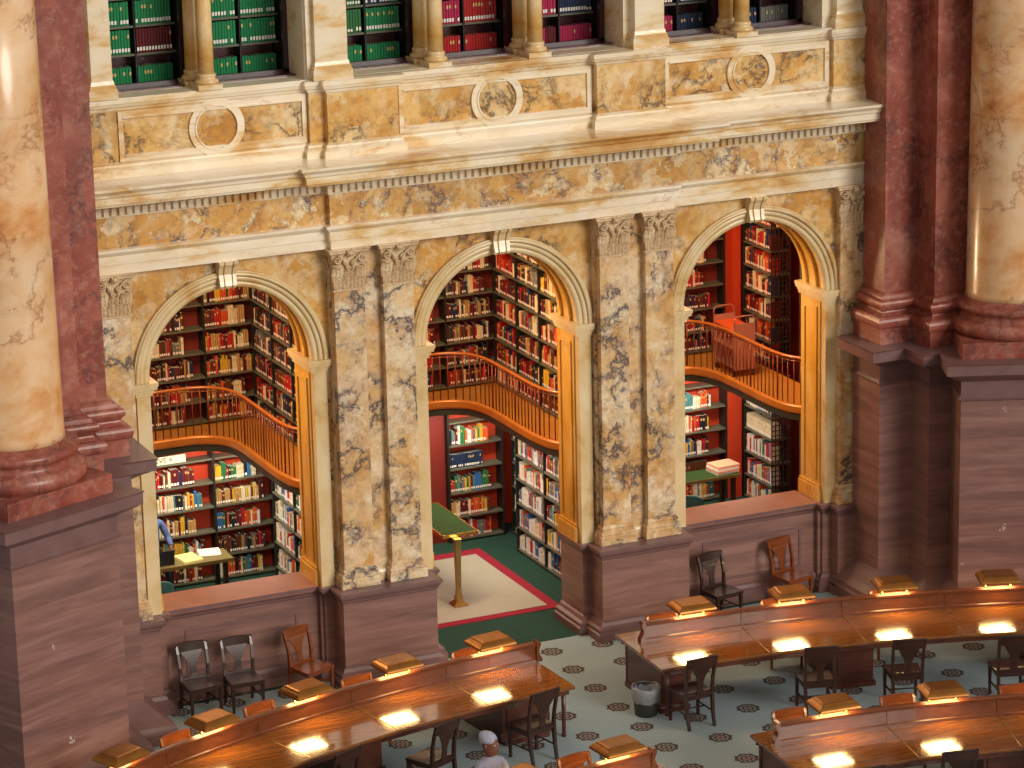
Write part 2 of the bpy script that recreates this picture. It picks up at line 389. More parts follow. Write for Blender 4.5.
# reveals, archivolts, imposts, keystones, jamb faces
for ci, cx in enumerate(CX):
    zb = 1.43
    N = 40
    # reveal lining with a raised panel
    mb = MB()
    for s in (-1, 1):
        x = cx+s*R_IN
        mb.box(min(x, x-s*.03), max(x, x-s*.03), .10, .70, zb, ZSP-.12)
        mb.box(min(x, x-s*.05), max(x, x-s*.05), .18, .24, zb+.35, ZSP-.32); mb.box(min(x, x-s*.05), max(x, x-s*.05), .56, .62, zb+.35, ZSP-.32)
        mb.box(min(x, x-s*.05), max(x, x-s*.05), .24, .56, ZSP-.38, ZSP-.32)
        mb.box(min(x, x-s*.07), max(x, x-s*.07), .06, .72, zb, zb+.22); mb.box(min(x, x-s*.055), max(x, x-s*.055), .08, .71, zb+.22, zb+.27)
    def ring(r0, r1, ya, yb):
        for i in range(N):
            a, c2 = pi*i/N, pi*(i+1)/N
            P = [(cx-r*cos(t), y, ZSP+r*sin(t)) for r, y, t in ((r1, ya, a), (r1, ya, c2), (r0, ya, c2), (r0, ya, a), (r1, yb, a), (r1, yb, c2), (r0, yb, c2), (r0, yb, a))]
            bb = len(mb.v); mb.v += P
            for q in ((0, 1, 2, 3), (4, 7, 6, 5), (0, 4, 5, 1), (3, 2, 6, 7)): mb.face([bb+k for k in q], sm=True)
    ring(R_IN-.04, R_IN, .20, .26); ring(R_IN-.04, R_IN, .52, .58)
    struct(mb.build('trim_arch_reveal', M['reveal']))
    # archivolt: stepped rings
    mb = MB()
    ring(R_IN-.012, R_IN+.075, -.035, .10); ring(R_IN+.075, R_IN+.15, -.055, 0); ring(R_IN+.15, R_IN+.20, -.085, 0); ring(R_IN+.20, R_OUT, -.065, 0)
    for s in (-1, 1):
        xa, xb = sorted((cx+s*(R_IN-.012), cx+s*(R_OUT-.035)))
        mb.box(xa, xb, -.045, .10, zb, ZSP-.13)
        # impost block with stepped mouldings that returns into the opening
        for o, z0, z1 in ((.015, ZSP-.20, ZSP-.15), (.035, ZSP-.15, ZSP-.10), (.07, ZSP-.10, ZSP-.055), (.085, ZSP-.055, ZSP)):
            xi, xo = cx+s*(R_IN-.03-o), cx+s*(R_OUT-.03+min(o, .05))
            mb.box(min(xi, xo), max(xi, xo), -.045-o, .10, z0, z1)
            xi2, xo2 = cx+s*(R_IN-.03-o), cx+s*R_IN
            mb.box(min(xi2, xo2), max(xi2, xo2), .10, .76, z0, z1)
    struct(mb.build('trim_archivolt', M['archcream']), 'pale moulded marble arch surround', 'arch surround')
    # keystone bracket
    kx = cx-.03
    pf = [(-.06, 6.17), (-.14, 6.16), (-.17, 6.20), (-.15, 6.27), (-.13, 6.36), (-.17, 6.46), (-.22, 6.52), (-.22, 6.56), (0, 6.56), (0, 6.17)]
    mb = MB()
    for (x0, x1, d) in ((-.12, -.07, 0), (-.07, -.045, .025), (-.045, .045, .0), (.045, .07, .025), (.07, .12, 0)):
        def R(x, d=d): return [(kx+x*(1+.18*(z-6.17)/.4), min(0, y+d) if y < 0 else y, z) for y, z in pf]
        mb.loft([R(x0), R(x1)], sm=False)
    tag(mb.build('keystone', M['archcream']), 'carved scroll keystone at the crown of the %s arch' % WHO[ci], 'keystone', 'scroll keystones of the three arches')

# ================================================================== DADO
def dado_path(s):
    P = [(1.24, .74), (1.24, -.05), (1.37, -.05), (1.37, -.47), (2.86, -.47), (2.86, -.05), (3.00, -.05), (3.00, .09), (5.46, .09), (5.46, -.05), (5.62, -.05), (5.62, -.26), (6.3 if s > 0 else 6.5, -.26)]
    return P if s > 0 else [(-x, y) for x, y in P][::-1]
base_prof = [(.14, 0), (.14, .11), (.11, .13), (.11, .18), (.06, .21), (.03, .26), (0, .28)]
cap_prof = [(0, 1.26), (.015, 1.28), (.02, 1.31), (.045, 1.34), (.055, 1.375), (.07, 1.38), (.07, 1.43)]
for s in (-1, 1):
    path = dado_path(s); mb = MB()
    mb.mould(path, base_prof, back=.12, mi=1); mb.mould(path, [(0, .26), (0, 1.30)], back=.12); mb.mould(path, cap_prof, back=.12, mi=1)
    # solid cores and top surfaces
    for x0, x1, ya in ((1.30, 1.45, .0), (1.42, 2.81, -.42), (2.81, 3.05, 0), (5.40, 5.68, 0), (5.66, 6.28, -.2)):
        a, c2 = sorted((s*x0, s*x1)); mb.box(a, c2, ya, .70, 0, 1.425)
    a, c2 = sorted((s*2.95, s*5.50)); mb.box(a, c2, .14, .70, 0, 1.36)
    a, c2 = sorted((s*3.06, s*5.42)); mb.box(a, c2, .03, .78, 1.36, 1.432, mi=2)
    # panel frame on the parapet
    for (x0, x1, z0, z1) in ((3.38, 5.14, 1.03, 1.07), (3.38, 5.14, .38, .44), (3.38, 3.42, .44, 1.03), (5.10, 5.14, .44, 1.03)):
        a, c2 = sorted((s*x0, s*x1)); mb.box(a, c2, .078, .12, z0, z1, mi=1)
    struct(mb.build('trim_dado_%s' % ('right' if s > 0 else 'left'), [M['purple'], M['purple_plain'], M['sill']]), 'purple marble dado and parapet under the arches', 'dado')

# ================================================================== PILASTERS
def leaf(mb, x, y, z, w_, h, out, n=5):
    """acanthus tongue on a front face: curls out at the tip"""
    rows = []
    for i in range(n+1):
        t = i/n; ww = w_*(.75+.5*sin(pi*min(1, t*1.15)))*(1-.55*t*t)
        yy = y-out*(.25+.75*t**1.8); zz = z+h*(t if t < .85 else .85-.25*(t-.85)/.15*.5)
        rows.append([(x-ww/2, yy+.012, zz), (x-ww*.22, yy-.006, zz+.004), (x, yy+.006, zz+.008), (x+ww*.22, yy-.006, zz+.004), (x+ww/2, yy+.012, zz), (x+ww/2, yy+.03, zz), (x-ww/2, yy+.03, zz)])
    mb.loft(rows, sm=False)
def volute(mb, x, y, z, r, s, yl=.05):
    pts = []
    for i in range(26):
        a = i*pi/7; rr = r*(1-i/30)
        pts.append((x+s*rr*cos(a+pi/2)*1.0, y-.002*i*.5, z+rr*sin(a+pi/2)))
    mb.tube(pts, [.016*(1-i/50) for i in range(26)], n=6)
def pilaster(x0, x1, yb, yf, label, cap_h=.60):
    """x0..x1 shaft, yb wall plane, yf front plane"""
    t = empty('pilaster', ((x0+x1)/2, yf, 1.43)); tag(t, label, 'pilaster', 'veined marble pilasters of the arcade')
    cx = (x0+x1)/2; W = (x1-x0)/2; D = yb-yf
    zn = 5.96-1.43; zt = 6.57-1.43
    mb = MB(); path = [(-W, D), (-W, 0), (W, 0), (W, D)]
    mb.mould(path, [(.065, 0), (.065, .12), (.05, .14), (.055, .17), (.05, .20), (.02, .22), (.02, .245), (.032, .26), (.02, .28), (0, .30)], back=.09)
    mb.box(-W+.02, W-.02, .02, D, 0, .3)
    mb.build('base', M['pil'], t)
    mb = MB(); mb.box(-W, W, 0, D, .30, zn-.02); mb.build('shaft', M['pil'], t)
    mb = MB()
    mb.mould(path, [(0, zn-.03), (.018, zn-.02), (.018, zn), (0, zn+.01)], back=.05); mb.box(-W+.02, W-.02, .01, D, zn-.03, zn+.02)
    # flaring bell
    rings = []
    for i in range(7):
        q = i/6; o = -.012+.055*q**2.2; z = zn+(zt-.07-zn)*q
        rings.append([(-W-o, D, z), (-W-o, -o, z), (W+o, -o, z), (W+o, D, z)])
    mb.loft(rings, sm=False)
    # abacus
    mb.mould([(-W, D), (-W, 0), (W, 0), (W, D)], [(.05, zt-.075), (.07, zt-.06), (.07, zt-.03), (.085, zt-.02), (.085, zt)], back=.1)
    mb.box(-W+.02, W-.02, .0, D, zt-.07, zt)
    for k in range(4): leaf(mb, -W+W*2*(k+.5)/4, .0, zn+.0, .12, .22, .045)
    for k in range(3): leaf(mb, -W+W*2*(k+.5)/3, .0, zn+.12, .13, .27, .065)
    for s in (-1, 1):
        leaf(mb, s*(W-.02), .0, zn+.12, .10, .30, .075)
        volute(mb, s*(W-.045), -.07, zt-.15, .062, s)
        mb.tube([(s*.03, -.03, zn+.28), (s*.06, -.06, zn+.40), (s*(W-.11), -.075, zt-.12), (s*(W-.05), -.08, zt-.085)], .016, n=6)
        volute(mb, s*.055, -.05, zt-.2, .038, -s)
    mb.lathe([(0, -.045), (.05, -.03), (.06, 0), (.05, .03), (0, .045)], (0, -.085, zt-.06), 10, cap=False)
    for k in range(5):
        a = 2*pi*k/5; mb.lathe([(0, -.02), (.022, 0), (0, .02)], (.045*cos(a), -.1, zt-.06+.045*sin(a)), 6, cap=False)
    mb.build('capital', M['cap'], t)
    return t
LBL = {(-1, 'p2'): 'veined gold pilaster beside the left arch, left one of the left pair', (-1, 'p1'): 'veined gold pilaster left of the middle arch, right one of the left pair',
       (1, 'p1'): 'veined gold pilaster right of the middle arch, left one of the right pair', (1, 'p2'): 'veined gold pilaster beside the right arch, right one of the right pair'}
for s in (-1, 1):
    bl = MB(); a, c2 = sorted((s*1.475, s*2.76)); bl.box(a, c2, -.13, .0, 1.43, 6.58)
    bl.mould([(a-0, 0), (a, -.13), (c2, -.13), (c2, 0)], [(.05, 1.43), (.05, 1.56), (.03, 1.60), (.0, 1.63)], back=.05)
    struct(bl.build('trim_pilaster_back_%s' % ('right' if s > 0 else 'left'), M['pil']))
    for q, c in (('p1', 1.741), ('p2', 2.504)):
        pilaster(s*c-.235, s*c+.235, -.13, -.26, LBL[(s, q)])
pilaster(-6.22, -5.76, 0, -.15, 'veined gold pilaster at the far left, half behind the red pier')
pilaster(5.70, 6.17, 0, -.15, 'veined gold pilaster right of the right arch, against the red pier')

# ================================================================== ENTABLATURE
ent = [(-7.2, -.15), (-2.76, -.15), (-2.76, -.27), (2.76, -.27), (2.76, -.15), (6.9, -.15)]
mb = MB(); mb.mould(ent, [(0, 6.56), (0, 6.70), (.025, 6.705), (.025, 6.83), (.05, 6.85), (.08, 6.89), (.08, 6.925), (.01, 6.93)], back=.15)
struct(mb.build('trim_architrave', M['cream']), 'cream marble architrave band above the arches', 'architrave')
mb = MB(); mb.mould(ent, [(0, 6.92), (0, 7.40)], back=.15); struct(mb.build('trim_frieze', M['frieze']), 'mottled gold and white marble frieze', 'frieze')
mb = MB(); mb.mould(ent, [(0, 7.38), (.03, 7.385), (.03, 7.41), (.045, 7.41), (.045, 7.54), (.10, 7.56), (.14, 7.60), (.14, 7.62), (.50, 7.63), (.51, 7.66), (.53, 7.67), (.53, 7.76), (.56, 7.78), (.57, 7.82), (.62, 7.87), (.62, 7.905), (0, 7.92)], back=.15)
struct(mb.build('trim_cornice', M['cream']), 'projecting cream marble cornice', 'cornice')
mb = MB()
def dentils(xa, xb, y, step=.10):
    n = int((xb-xa)/step)
    for i in range(n):
        x = xa+(i+.5)*(xb-xa)/n; mb.box(x-.032, x+.032, y-.10, y-.04, 7.425, 7.53)
dentils(-6.9, -2.86, -.15, .112); dentils(-2.84, 2.84, -.27, .112); dentils(2.88, 6.8, -.15, .112)
struct(mb.build('trim_dentils', M['cream']), 'row of small square dentils under the cornice', 'dentils')

# ================================================================== BALUSTRADE WALL
DX = -.07
def balu():
    # plan path of the die
    p = [(-7.2, -.06), (-2.97, -.06), (-2.97, -.16), (-2.74, -.16), (-2.74, -.28), (-1.66, -.28), (-1.66, -.14), (1.50, -.14), (1.50, -.28), (2.62, -.28), (2.62, -.08), (5.55, -.08), (5.55, -.17), (6.16, -.17), (6.16, -.05), (7, -.05)]
    base = [(.09, 7.91), (.09, 8.02), (.075, 8.04), (.05, 8.07), (.045, 8.10), (.01, 8.12), (0, 8.13)]
    cap = [(0, 8.84), (.02, 8.86), (.03, 8.89), (.06, 8.91), (.075, 8.95), (.085, 8.96), (.085, 9.02), (.0, 9.03)]
    mb = MB(); mb.mould(p, base, back=.18); mb.mould(p, cap, back=.18)
    struct(mb.build('trim_balustrade_mouldings', M['cream']), 'cream marble base and rail of the gallery parapet', 'moulding')
    mb = MB(); mb.mould(p, [(0, 8.12), (0, 8.85)], back=.15); struct(mb.build('trim_balustrade_wall', M['siena']))
    mb = MB(); mb.box(-7.2, 7.0, -.12, .9, 8.99, 9.032); struct(mb.build('trim_gallery_sill', M['cream']))
    # framed panels with round medallions
    fr = MB(); rg = MB()
    for (x0, x1, cx, y) in ((-5.76, -2.98, -4.33, -.06), (-1.60, 1.46, -.06, -.14), (2.70, 5.50, 4.16, -.08)):
        for (a, b_, c_, d_) in ((x0, x1, 8.13, 8.20), (x0, x1, 8.76, 8.84), (x0, x0+.07, 8.20, 8.76), (x1-.07, x1, 8.20, 8.76)): fr.box(a, b_, y-.028, y, c_, d_)
        for (a, b_, c_, d_) in ((x0+.07, x1-.07, 8.20, 8.225), (x0+.07, x1-.07, 8.735, 8.76)): fr.box(a, b_, y-.045, y, c_, d_)
        n = 40
        for r0, r1, yy in ((.30, .325, -.05), (.325, .41, -.036)):
            for i in range(n):
                a, c2 = 2*pi*i/n, 2*pi*(i+1)/n
                P = [(cx+r_*cos(t), y+yv, 8.485+r_*sin(t)) for r_, yv, t in ((r1, yy, a), (r1, yy, c2), (r0, yy, c2), (r0, yy, a), (r1, 0, a), (r1, 0, c2), (r0, 0, c2), (r0, 0, a))]
                bb = len(fr.v); fr.v += P
                for q in ((0, 3, 2, 1), (0, 1, 5, 4), (3, 7, 6, 2)): fr.face([bb+k for k in q], sm=False)
        rg.lathe([(.30, 0), (.30, .015), (0, .0151)], (0, 0, 0), 32, cap=False, sm=False)
        for i in range(len(rg.v)-32*3, len(rg.v)):
            vx, vy, vz = rg.v[i]; rg.v[i] = (cx+vx, y-vz, 8.485+vy)
    struct(fr.build('trim_balustrade_frames', M['cream'])); struct(rg.build('trim_round_medallions', M['siena']), 'round gold marble medallions in the parapet', 'medallion')
balu()

# ================================================================== UPPER GALLERY
def upilaster(x0, x1, y, label, D=.2):
    t = empty('pilaster', ((x0+x1)/2, y, 9.03)); tag(t, label, 'pilaster', 'plain cream pilasters between the upper windows')
    W = (x1-x0)/2; path = [(-W, D), (-W, 0), (W, 0), (W, D)]
    mb = MB(); mb.mould(path, [(.055, 0), (.055, .13), (.035, .15), (.04, .18), (.02, .20), (.01, .25), (0, .27)], back=.08); mb.box(-W+.02, W-.02, .02, D, 0, .25); mb.build('base', M['cream'], t)
    mb = MB(); mb.box(-W, W, 0, D, .25, ZTOP-9.03); mb.build('shaft', M['cream'], t)
upilaster(-6.11, -5.81, -.1, 'cream upper pilaster left of the leftmost window of green books')
upilaster(-2.87, -2.38, -.22, 'broad cream upper pilaster between the second and third windows', .1)
upilaster(2.16, 2.64, -.22, 'broad cream upper pilaster between the fifth and sixth windows', .17)
upilaster(5.62, 6.06, -.14, 'cream upper pilaster right of the rightmost window, by the red pier', .14)
# solid pier bodies and reveals
mb = MB()
for x0, x1, y0 in ((-6.6, -5.80, .1), (-2.98, -2.36, -.05), (-2.96, -2.40, -.12), (2.05, 2.66, -.05), (5.44, 6.4, .0)): mb.box(x0, x1, y0, .62, 9.03, ZTOP)
struct(mb.build('wall_upper_piers', M['cream']))
def column(x, y, label, r=.115):
    t = empty('column', (x, y, 9.03)); tag(t, label, 'column', 'slim cream columns between the upper windows')
    mb = MB(); mb.box(-r*1.55, r*1.55, -r*1.55, r*1.55, 0, .075); mb.lathe([(r*1.45, .075), (r*1.5, .10), (r*1.42, .13), (r*1.15, .145), (r*1.12, .17), (r*1.22, .19), (r*1.12, .21), (r*1.0, .22)], n=20); mb.build('base', M['cream'], t)
    mb = MB(); mb.lathe([(r, .22), (r*.97, 1.0), (r*.9, 2.37)], n=20); mb.build('shaft', M['colc'], t)
M['colc'] = marble('honey_column_marble', [(.25, lin('#c0852f')), (.45, lin('#d8ad64')), (.8, lin('#ecd9b0'))], seed=33, vamt=.4, vein='#a06c30', scale=2.0)
ords = ['first', 'second', 'third', 'fourth']
for i, x in enumerate((-4.42, -.94, .64, 4.06)):
    column(x, .0, 'front column of the %s pair of slim columns from the left' % ords[i])
    column(x-.05, .42, 'rear column of the %s pair of slim columns from the left' % ords[i])
# windows
WINS = [(-5.80, -4.52), (-4.22, -2.98), (-2.30, -1.06), (-.74, .50), (.82, 2.04), (2.86, 3.96), (4.26, 5.42)]
for i, (x0, x1) in enumerate(WINS):
    t = empty('window_%d' % (i+1), ((x0+x1)/2, .60, 9.03)); t['kind'] = 'structure'
    W = (x1-x0)/2
    mb = MB(); mb.box(-W, -W+.04, -.03, .06, 0, ZTOP-9.03); mb.box(W-.07, W, -.03, .06, 0, ZTOP-9.03); mb.box(-W, W, -.03, .06, 0, .06)
    mb.build('window_frame', M['frame'], t)
    mb = MB(); mb.box(-W, W, -.30, .0, -.0, .022); mb.build('window_ledge', M['maroon'], t)
mb = MB(); mb.box(-7.2, 7.2, 1.35, 1.45, 8.9, ZTOP); mb.box(-7.2, 7.2, .62, 1.40, 8.80, 8.90); mb.box(-7.2, 7.2, -.3, 1.45, ZTOP, ZTOP+.1)
for x0, x1 in ((-7.2, -5.8), (-4.52, -4.22), (-2.98, -2.30), (-1.06, -.74), (.50, .82), (2.04, 2.86), (3.96, 4.26), (5.42, 7.2)): mb.box(x0, x1, .66, 1.40, 9.0, ZTOP)
struct(mb.build('wall_behind_windows', M['frame']))

# ================================================================== BOOKS
BOOKS = []      # (matrix location, rotz, w, h, d, colour key, meta)
PALETTE = {'maroon': '#5a1018', 'red': '#a81c1c', 'brown': '#5a2c18', 'tan': '#b08850', 'black': '#1c1c20', 'navy': '#1c2c4c', 'blue': '#2c62a0', 'green': '#2c6a3c',
           'cream': '#d8c8a4', 'white': '#d8d4cc', 'orange': '#c8501c', 'yellow': '#d0a428', 'grey': '#6c6c68', 'teal': '#487c80', 'emerald': '#127a48', 'pink': '#a8204c', 'olive': '#4a9438'}
for k, v in PALETTE.items(): M['bk_'+k] = simple('book_cloth_%s' % k, v, .5, nscale=3, namt=.12)
M['pages'] = simple('book_pages', '#d8ccb0', .8); M['label'] = simple('white_spine_label', '#e6e2d8', .6); M['gilt'] = simple('pale_spine_lettering', '#c8a868', .5)
def book_geom(mb, w_, h, d, mi=(0, 1, 2, 3), tf=None, lab=True, band=False):
    """spine faces -y; origin at spine bottom-left corner"""
    tf = tf or (lambda x, y, z: (x, y, z))
    c, p, l, g = mi; t = .0035; e = .006
    mb.box(0, t, e, d, 0, h, c, tf); mb.box(w_-t, w_, e, d, 0, h, c, tf)              # boards
    P = [(0, e), (w_*.2, .001), (w_*.5, -.002), (w_*.8, .001), (w_, e), (w_-t, e+.003), (t, e+.003)]
    mb.loft([[tf(x, y, z) for x, y in P] for z in (0, h)], c, False)                      # rounded spine
    mb.box(t, w_-t, e+.003, d-.006, .004, h-.006, p, tf)                                   # page block
    if lab: mb.box(w_*.12, w_*.88, -.0035, .0, .022, .060, l, tf)
    if band: mb.box(w_*.18, w_*.82, -.0032, .0, h*.66, h*.80, g, tf)
def shelf_books(org, rz, length, z, pal, fill=.8, hmax=.30, dmax=.2, place='', wr=(.026, .05), uniform=0, leans=False, lab=.8):
    """org: world xy of the shelf front-left corner (seen from the front), local x along the shelf"""
    x = .012; i = 0; L = length*fill; run = 0; col = None; hh = .25; ww = .035
    while True:
        if run <= 0:
            run = random.choice((1, 1, 1, 1, 2, 3)) if not uniform else random.randint(8, 30)
            col = random.choice(pal); hh = random.uniform(.20, hmax); ww = random.uniform(*wr)
            if uniform: hh = uniform; ww = wr[0]
        run -= 1
        if x+ww > L: break
        h = hh*(1+random.uniform(-.02, .02)); i += 1
        if not uniform and random.random() < .3: h *= random.uniform(.86, 1)
        lx, ly = x, .03+random.uniform(0, .012)
        BOOKS.append(dict(p=(org[0]+lx*cos(rz)-ly*sin(rz), org[1]+lx*sin(rz)+ly*cos(rz), z), rz=rz, w=ww-.004, h=h, d=dmax*random.uniform(.8, 1), c=col, n=i, place=place, lab=random.random() < lab, band=random.random() < .4))
        x += ww
ORD = ['', 'first', 'second', 'third', 'fourth', 'fifth', 'sixth', 'seventh', 'eighth', 'ninth', 'tenth', 'eleventh', 'twelfth', 'thirteenth', 'fourteenth', 'fifteenth', 'sixteenth', 'seventeenth', 'eighteenth', 'nineteenth']
TENS = {20: 'twent', 30: 'thirt', 40: 'fort', 50: 'fift', 60: 'sixt', 70: 'sevent'}
def ordn(n):
    if n < 20: return ORD[n]
    t, u = n//10*10, n % 10
    return TENS[t]+'ieth' if u == 0 else TENS[t]+'y-'+ORD[u]

def bookcase(org, rz, bays, zs, ztop, label, depth=.26, back=None, name='bookcase', group='metal bookcases inside the arches', grid=False, post=.018):
    """org = world position of the front-left foot; bays = list of widths; zs = shelf heights"""
    t = empty(name, (org[0], org[1], org[2]), rz); tag(t, label, 'bookcase', group)
    W = sum(bays); z0 = org[2]; x = 0
    xs = [0]
    for b_ in bays: x += b_; xs.append(x)
    for x in xs:
        mb = MB()
        if grid and x == xs[-1]:
            for k in range(6): mb.box(x-.018, x+.0, k*(depth-.016)/5, k*(depth-.016)/5+.016, 0, ztop-z0)
            for k in range(int((ztop-z0)/.09)+1): mb.box(x-.016, x-.002, 0, depth, k*.09, k*.09+.014)
            mb.build('side_panel', M['steel_dark'], t)['label'] = 'open square grid end panel'
        else:
            mb.box(x-post, x+post, 0, depth, 0, ztop-z0); mb.build('side_panel', M['steel_dark'], t)
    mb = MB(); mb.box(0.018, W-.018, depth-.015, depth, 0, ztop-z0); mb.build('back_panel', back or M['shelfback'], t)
    for z in zs:
        for a, b_ in zip(xs[:-1], xs[1:]):
            mb = MB(); mb.box(a+.018, b_-.018, 0.0, depth-.015, z-z0-.030, z-z0); mb.build('shelf', M['steel'], t)
    return t
P_DARK = ['maroon', 'maroon', 'brown', 'brown', 'black', 'tan', 'cream', 'red', 'navy', 'grey']
P_WARM = ['maroon', 'red', 'tan', 'cream', 'brown', 'yellow', 'black', 'orange', 'tan']
P_BRIGHT = ['white', 'blue', 'cream', 'red', 'teal', 'green', 'orange', 'black', 'maroon', 'grey', 'yellow', 'white']
P_RED = ['red', 'maroon', 'red', 'maroon', 'brown', 'cream', 'navy', 'orange']
P_PALE = ['white', 'white', 'cream', 'grey', 'orange', 'red', 'blue', 'teal', 'white']
LZ = [.06, .45, .87, 1.29, 1.70, 2.10]; UZ = [2.66, 3.0, 3.4, 3.8, 4.2, 4.6, 5.0, 5.4]
DEPTHF = .24
SH = ['bottom', 'second-lowest', 'third-lowest', 'fourth-lowest', 'fifth-lowest', 'sixth-lowest', 'seventh-lowest', 'top']
def fill_case(org, rz, bays, zs, pals, who, fill=.8, skip=0, **kw):
    for bi, bw in enumerate(bays):
        off = sum(bays[:bi])+.018
        for zi, z in enumerate(zs):
            o = (org[0]+off*cos(rz), org[1]+off*sin(rz))
            bay = '' if len(bays) == 1 else (' left' if bi < len(bays)-2 else [' near-left', ' right'][bi-(len(bays)-2)])
            pal = pals[(zi*3+bi) % len(pals)] if isinstance(pals[0], list) else pals
            uni = 0; f_ = fill*random.uniform(.82, 1.12) if fill < .95 else .98
            k2 = dict(kw)
            if random.random() < .10: k2['uniform'] = random.choice((.24, .26, .28)); k2['wr'] = (random.choice((.03, .038, .045)),)*2
            shelf_books(o, rz, bw-.036, z, pal, fill=min(f_, .98), place='%s shelf%s, %s' % (SH[zi], ' '+bay.strip()+' bay' if bay else '', who), **k2)
H_ = -pi/2
for ci, cx in enumerate(CX):
    nm = WHO[ci]
    # lower back case: right end, bay width
    xr = [-1.97, 2.10, 6.35][ci]; bays = [[.95, 1.0, 1.03], [.98], [.95, 1.0, 1.03]][ci]
    org = (xr-sum(bays), 4.86, 0)
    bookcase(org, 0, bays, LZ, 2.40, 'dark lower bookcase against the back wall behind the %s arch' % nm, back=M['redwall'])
    fill_case(org, 0, bays[:], LZ[:-1], [P_BRIGHT, P_DARK, P_BRIGHT, P_WARM], nm+' arch low back case', fill=.78, hmax=.31)
    # upper back case
    xr = [-1.90, 2.30, 6.46][ci]; bays = [.95, 1.0, 1.06]
    org = (xr-sum(bays), 5.12, 2.62)
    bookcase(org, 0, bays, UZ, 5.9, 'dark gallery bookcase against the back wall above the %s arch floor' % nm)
    fill_case(org, 0, bays, UZ, [[P_WARM, P_DARK, P_WARM], [P_WARM, P_RED, P_DARK], [P_RED, P_DARK, P_RED]][ci], nm+' arch gallery back case', fill=.76, hmax=.31)
for ci, (cx, xl, ylo, yhi) in enumerate(((CX[0], -2.34, 2.0, 3.95), (CX[1], 1.93, 1.75, 3.96))):
    nm = WHO[ci]; L = yhi-ylo; bays = [L/2, L/2]
    bookcase((xl, yhi, 0), H_, bays, LZ, 2.40, 'lower bookcase along the right side of the %s arch alcove' % nm)
    fill_case((xl, yhi), H_, bays, LZ[:-1], [P_PALE, P_BRIGHT, P_PALE], nm+' arch low side case', fill=.96, hmax=.31)
    bookcase((xl+.32, 4.84, 0), H_, [.86], LZ, 2.40, 'narrow corner bookcase in the back right corner of the %s arch alcove' % nm)
    fill_case((xl+.32, 4.84), H_, [.86], LZ[:-1], [P_DARK, P_BRIGHT], nm+' arch low corner case', fill=.96, hmax=.31)
    xu = cx+2.10
    bays = [.90, .90, .90]
    bookcase((xu, 5.10, 2.62), H_, bays, UZ, 5.9, 'gallery bookcase along the right side of the %s arch alcove' % nm)
    fill_case((xu, 5.10), H_, bays, UZ, [P_RED, P_DARK, P_WARM] if ci == 1 else [P_DARK, P_DARK, P_WARM], nm+' arch gallery side case', fill=.97, hmax=.32)
# right arch: stacks end-on with open grid ends
bookcase((6.66, 4.80, 0), H_, [1.0], LZ, 2.40, 'lower side bookcase with a grid end panel behind the right arch', grid=True, depth=.38)
fill_case((6.66, 4.80), H_, [1.0], LZ[:-1], [['white', 'orange', 'cream', 'red', 'green', 'blue', 'white', 'grey']], 'right arch low side case', fill=.97, hmax=.32)
bookcase((6.66, 4.82, 2.62), H_, [1.0], UZ, 5.9, 'gallery side bookcase with a grid end panel behind the right arch', grid=True, depth=.38)
fill_case((6.66, 4.82), H_, [1.0], UZ, [P_RED, P_WARM, P_BRIGHT], 'right arch gallery side case', fill=.97, hmax=.33)
# upper windows
WP = [['emerald'], ['emerald'], ['emerald', 'green', 'navy', 'emerald'], ['pink', 'red', 'pink'], ['pink', 'maroon', 'navy'], ['maroon', 'black', 'navy', 'pink'], ['black', 'grey', 'navy']]
for i, (x0, x1) in enumerate(WINS):
    org = (x0+.02, .86, 8.90); bays = [(x1-x0-.04)/2]*2
    bookcase(org, 0, bays, [8.93, 9.46, 9.86, 10.26, 10.66, 11.06], ZTOP, 'dark bookcase behind the %s upper window from the left' % ORD[i+1], depth=.30, back=M['maroon'], group='bookcases behind the upper windows', post=.005)
    for bi in range(2):
        for zi, z in enumerate([8.93, 9.46, 9.86, 10.26, 10.66]):
            if i == 6 and random.random() < .6: continue
            pal = WP[i]
            if i < 2 and zi == 1 and bi == 1 and i == 0: pal = ['emerald', 'emerald', 'maroon']
            shelf_books((org[0]+bi*bays[0]+.018, org[1]), 0, bays[0]-.036, z, pal, fill=.985, place='%s shelf, %s half of upper window %s' % (SH[zi], ('left', 'right')[bi], ['one', 'two', 'three', 'four', 'five', 'six', 'seven'][i]), uniform=.34, wr=(.044, .044), lab=.9)

mb = MB(); mb.box(6.74, 7.02, 3.775, 3.79, 5.02, 5.20); tag(mb.build('range_sign', M['signp']), 'small cream range card on the end of the right gallery stack', 'sign')
def project(p):
    v = Vector(p)-CAMP; zc = v.dot(fw); return 512+FPX*v.dot(R2)/zc, 384-FPX*v.dot(U2)/zc
def visible(p):
    u, v = project(p)
    if not (0 < u < 1024 and 0 < v < 768): return False
    P = Vector(p); d = P-CAMP
    def at_y(y): t = (y-CAMP.y)/d.y; return CAMP+d*t
    if p[2] > 8.5:
        q = at_y(.1)
        if not any(a+.02 < at_y(.6).x < b_-.02 for a, b_ in WINS): return False
        return -6 < q.x < 5.6 and q.z > 9.06 and not (-2.9 < at_y(-.2).x < -2.3) and not (2.1 < at_y(-.2).x < 2.7)
    for cx in CX:
        ok = True
        for y in (0, .72):
            q = at_y(y)
            zmin = 1.45 if cx != 0 else 0
            if not (abs(q.x-cx) < R_IN-.03 and q.z > zmin and (q.z < ZSP or (q.x-cx)**2+(q.z-ZSP)**2 < (R_IN-.03)**2)): ok = False
        if ok:
            if p[2] < 2.4:
                t = (2.42-CAMP.z)/d.z; q = CAMP+d*t
                if t < 1 and (q.y > 4.35 or q.x-cx > 1.35): return False
            return True
    return False
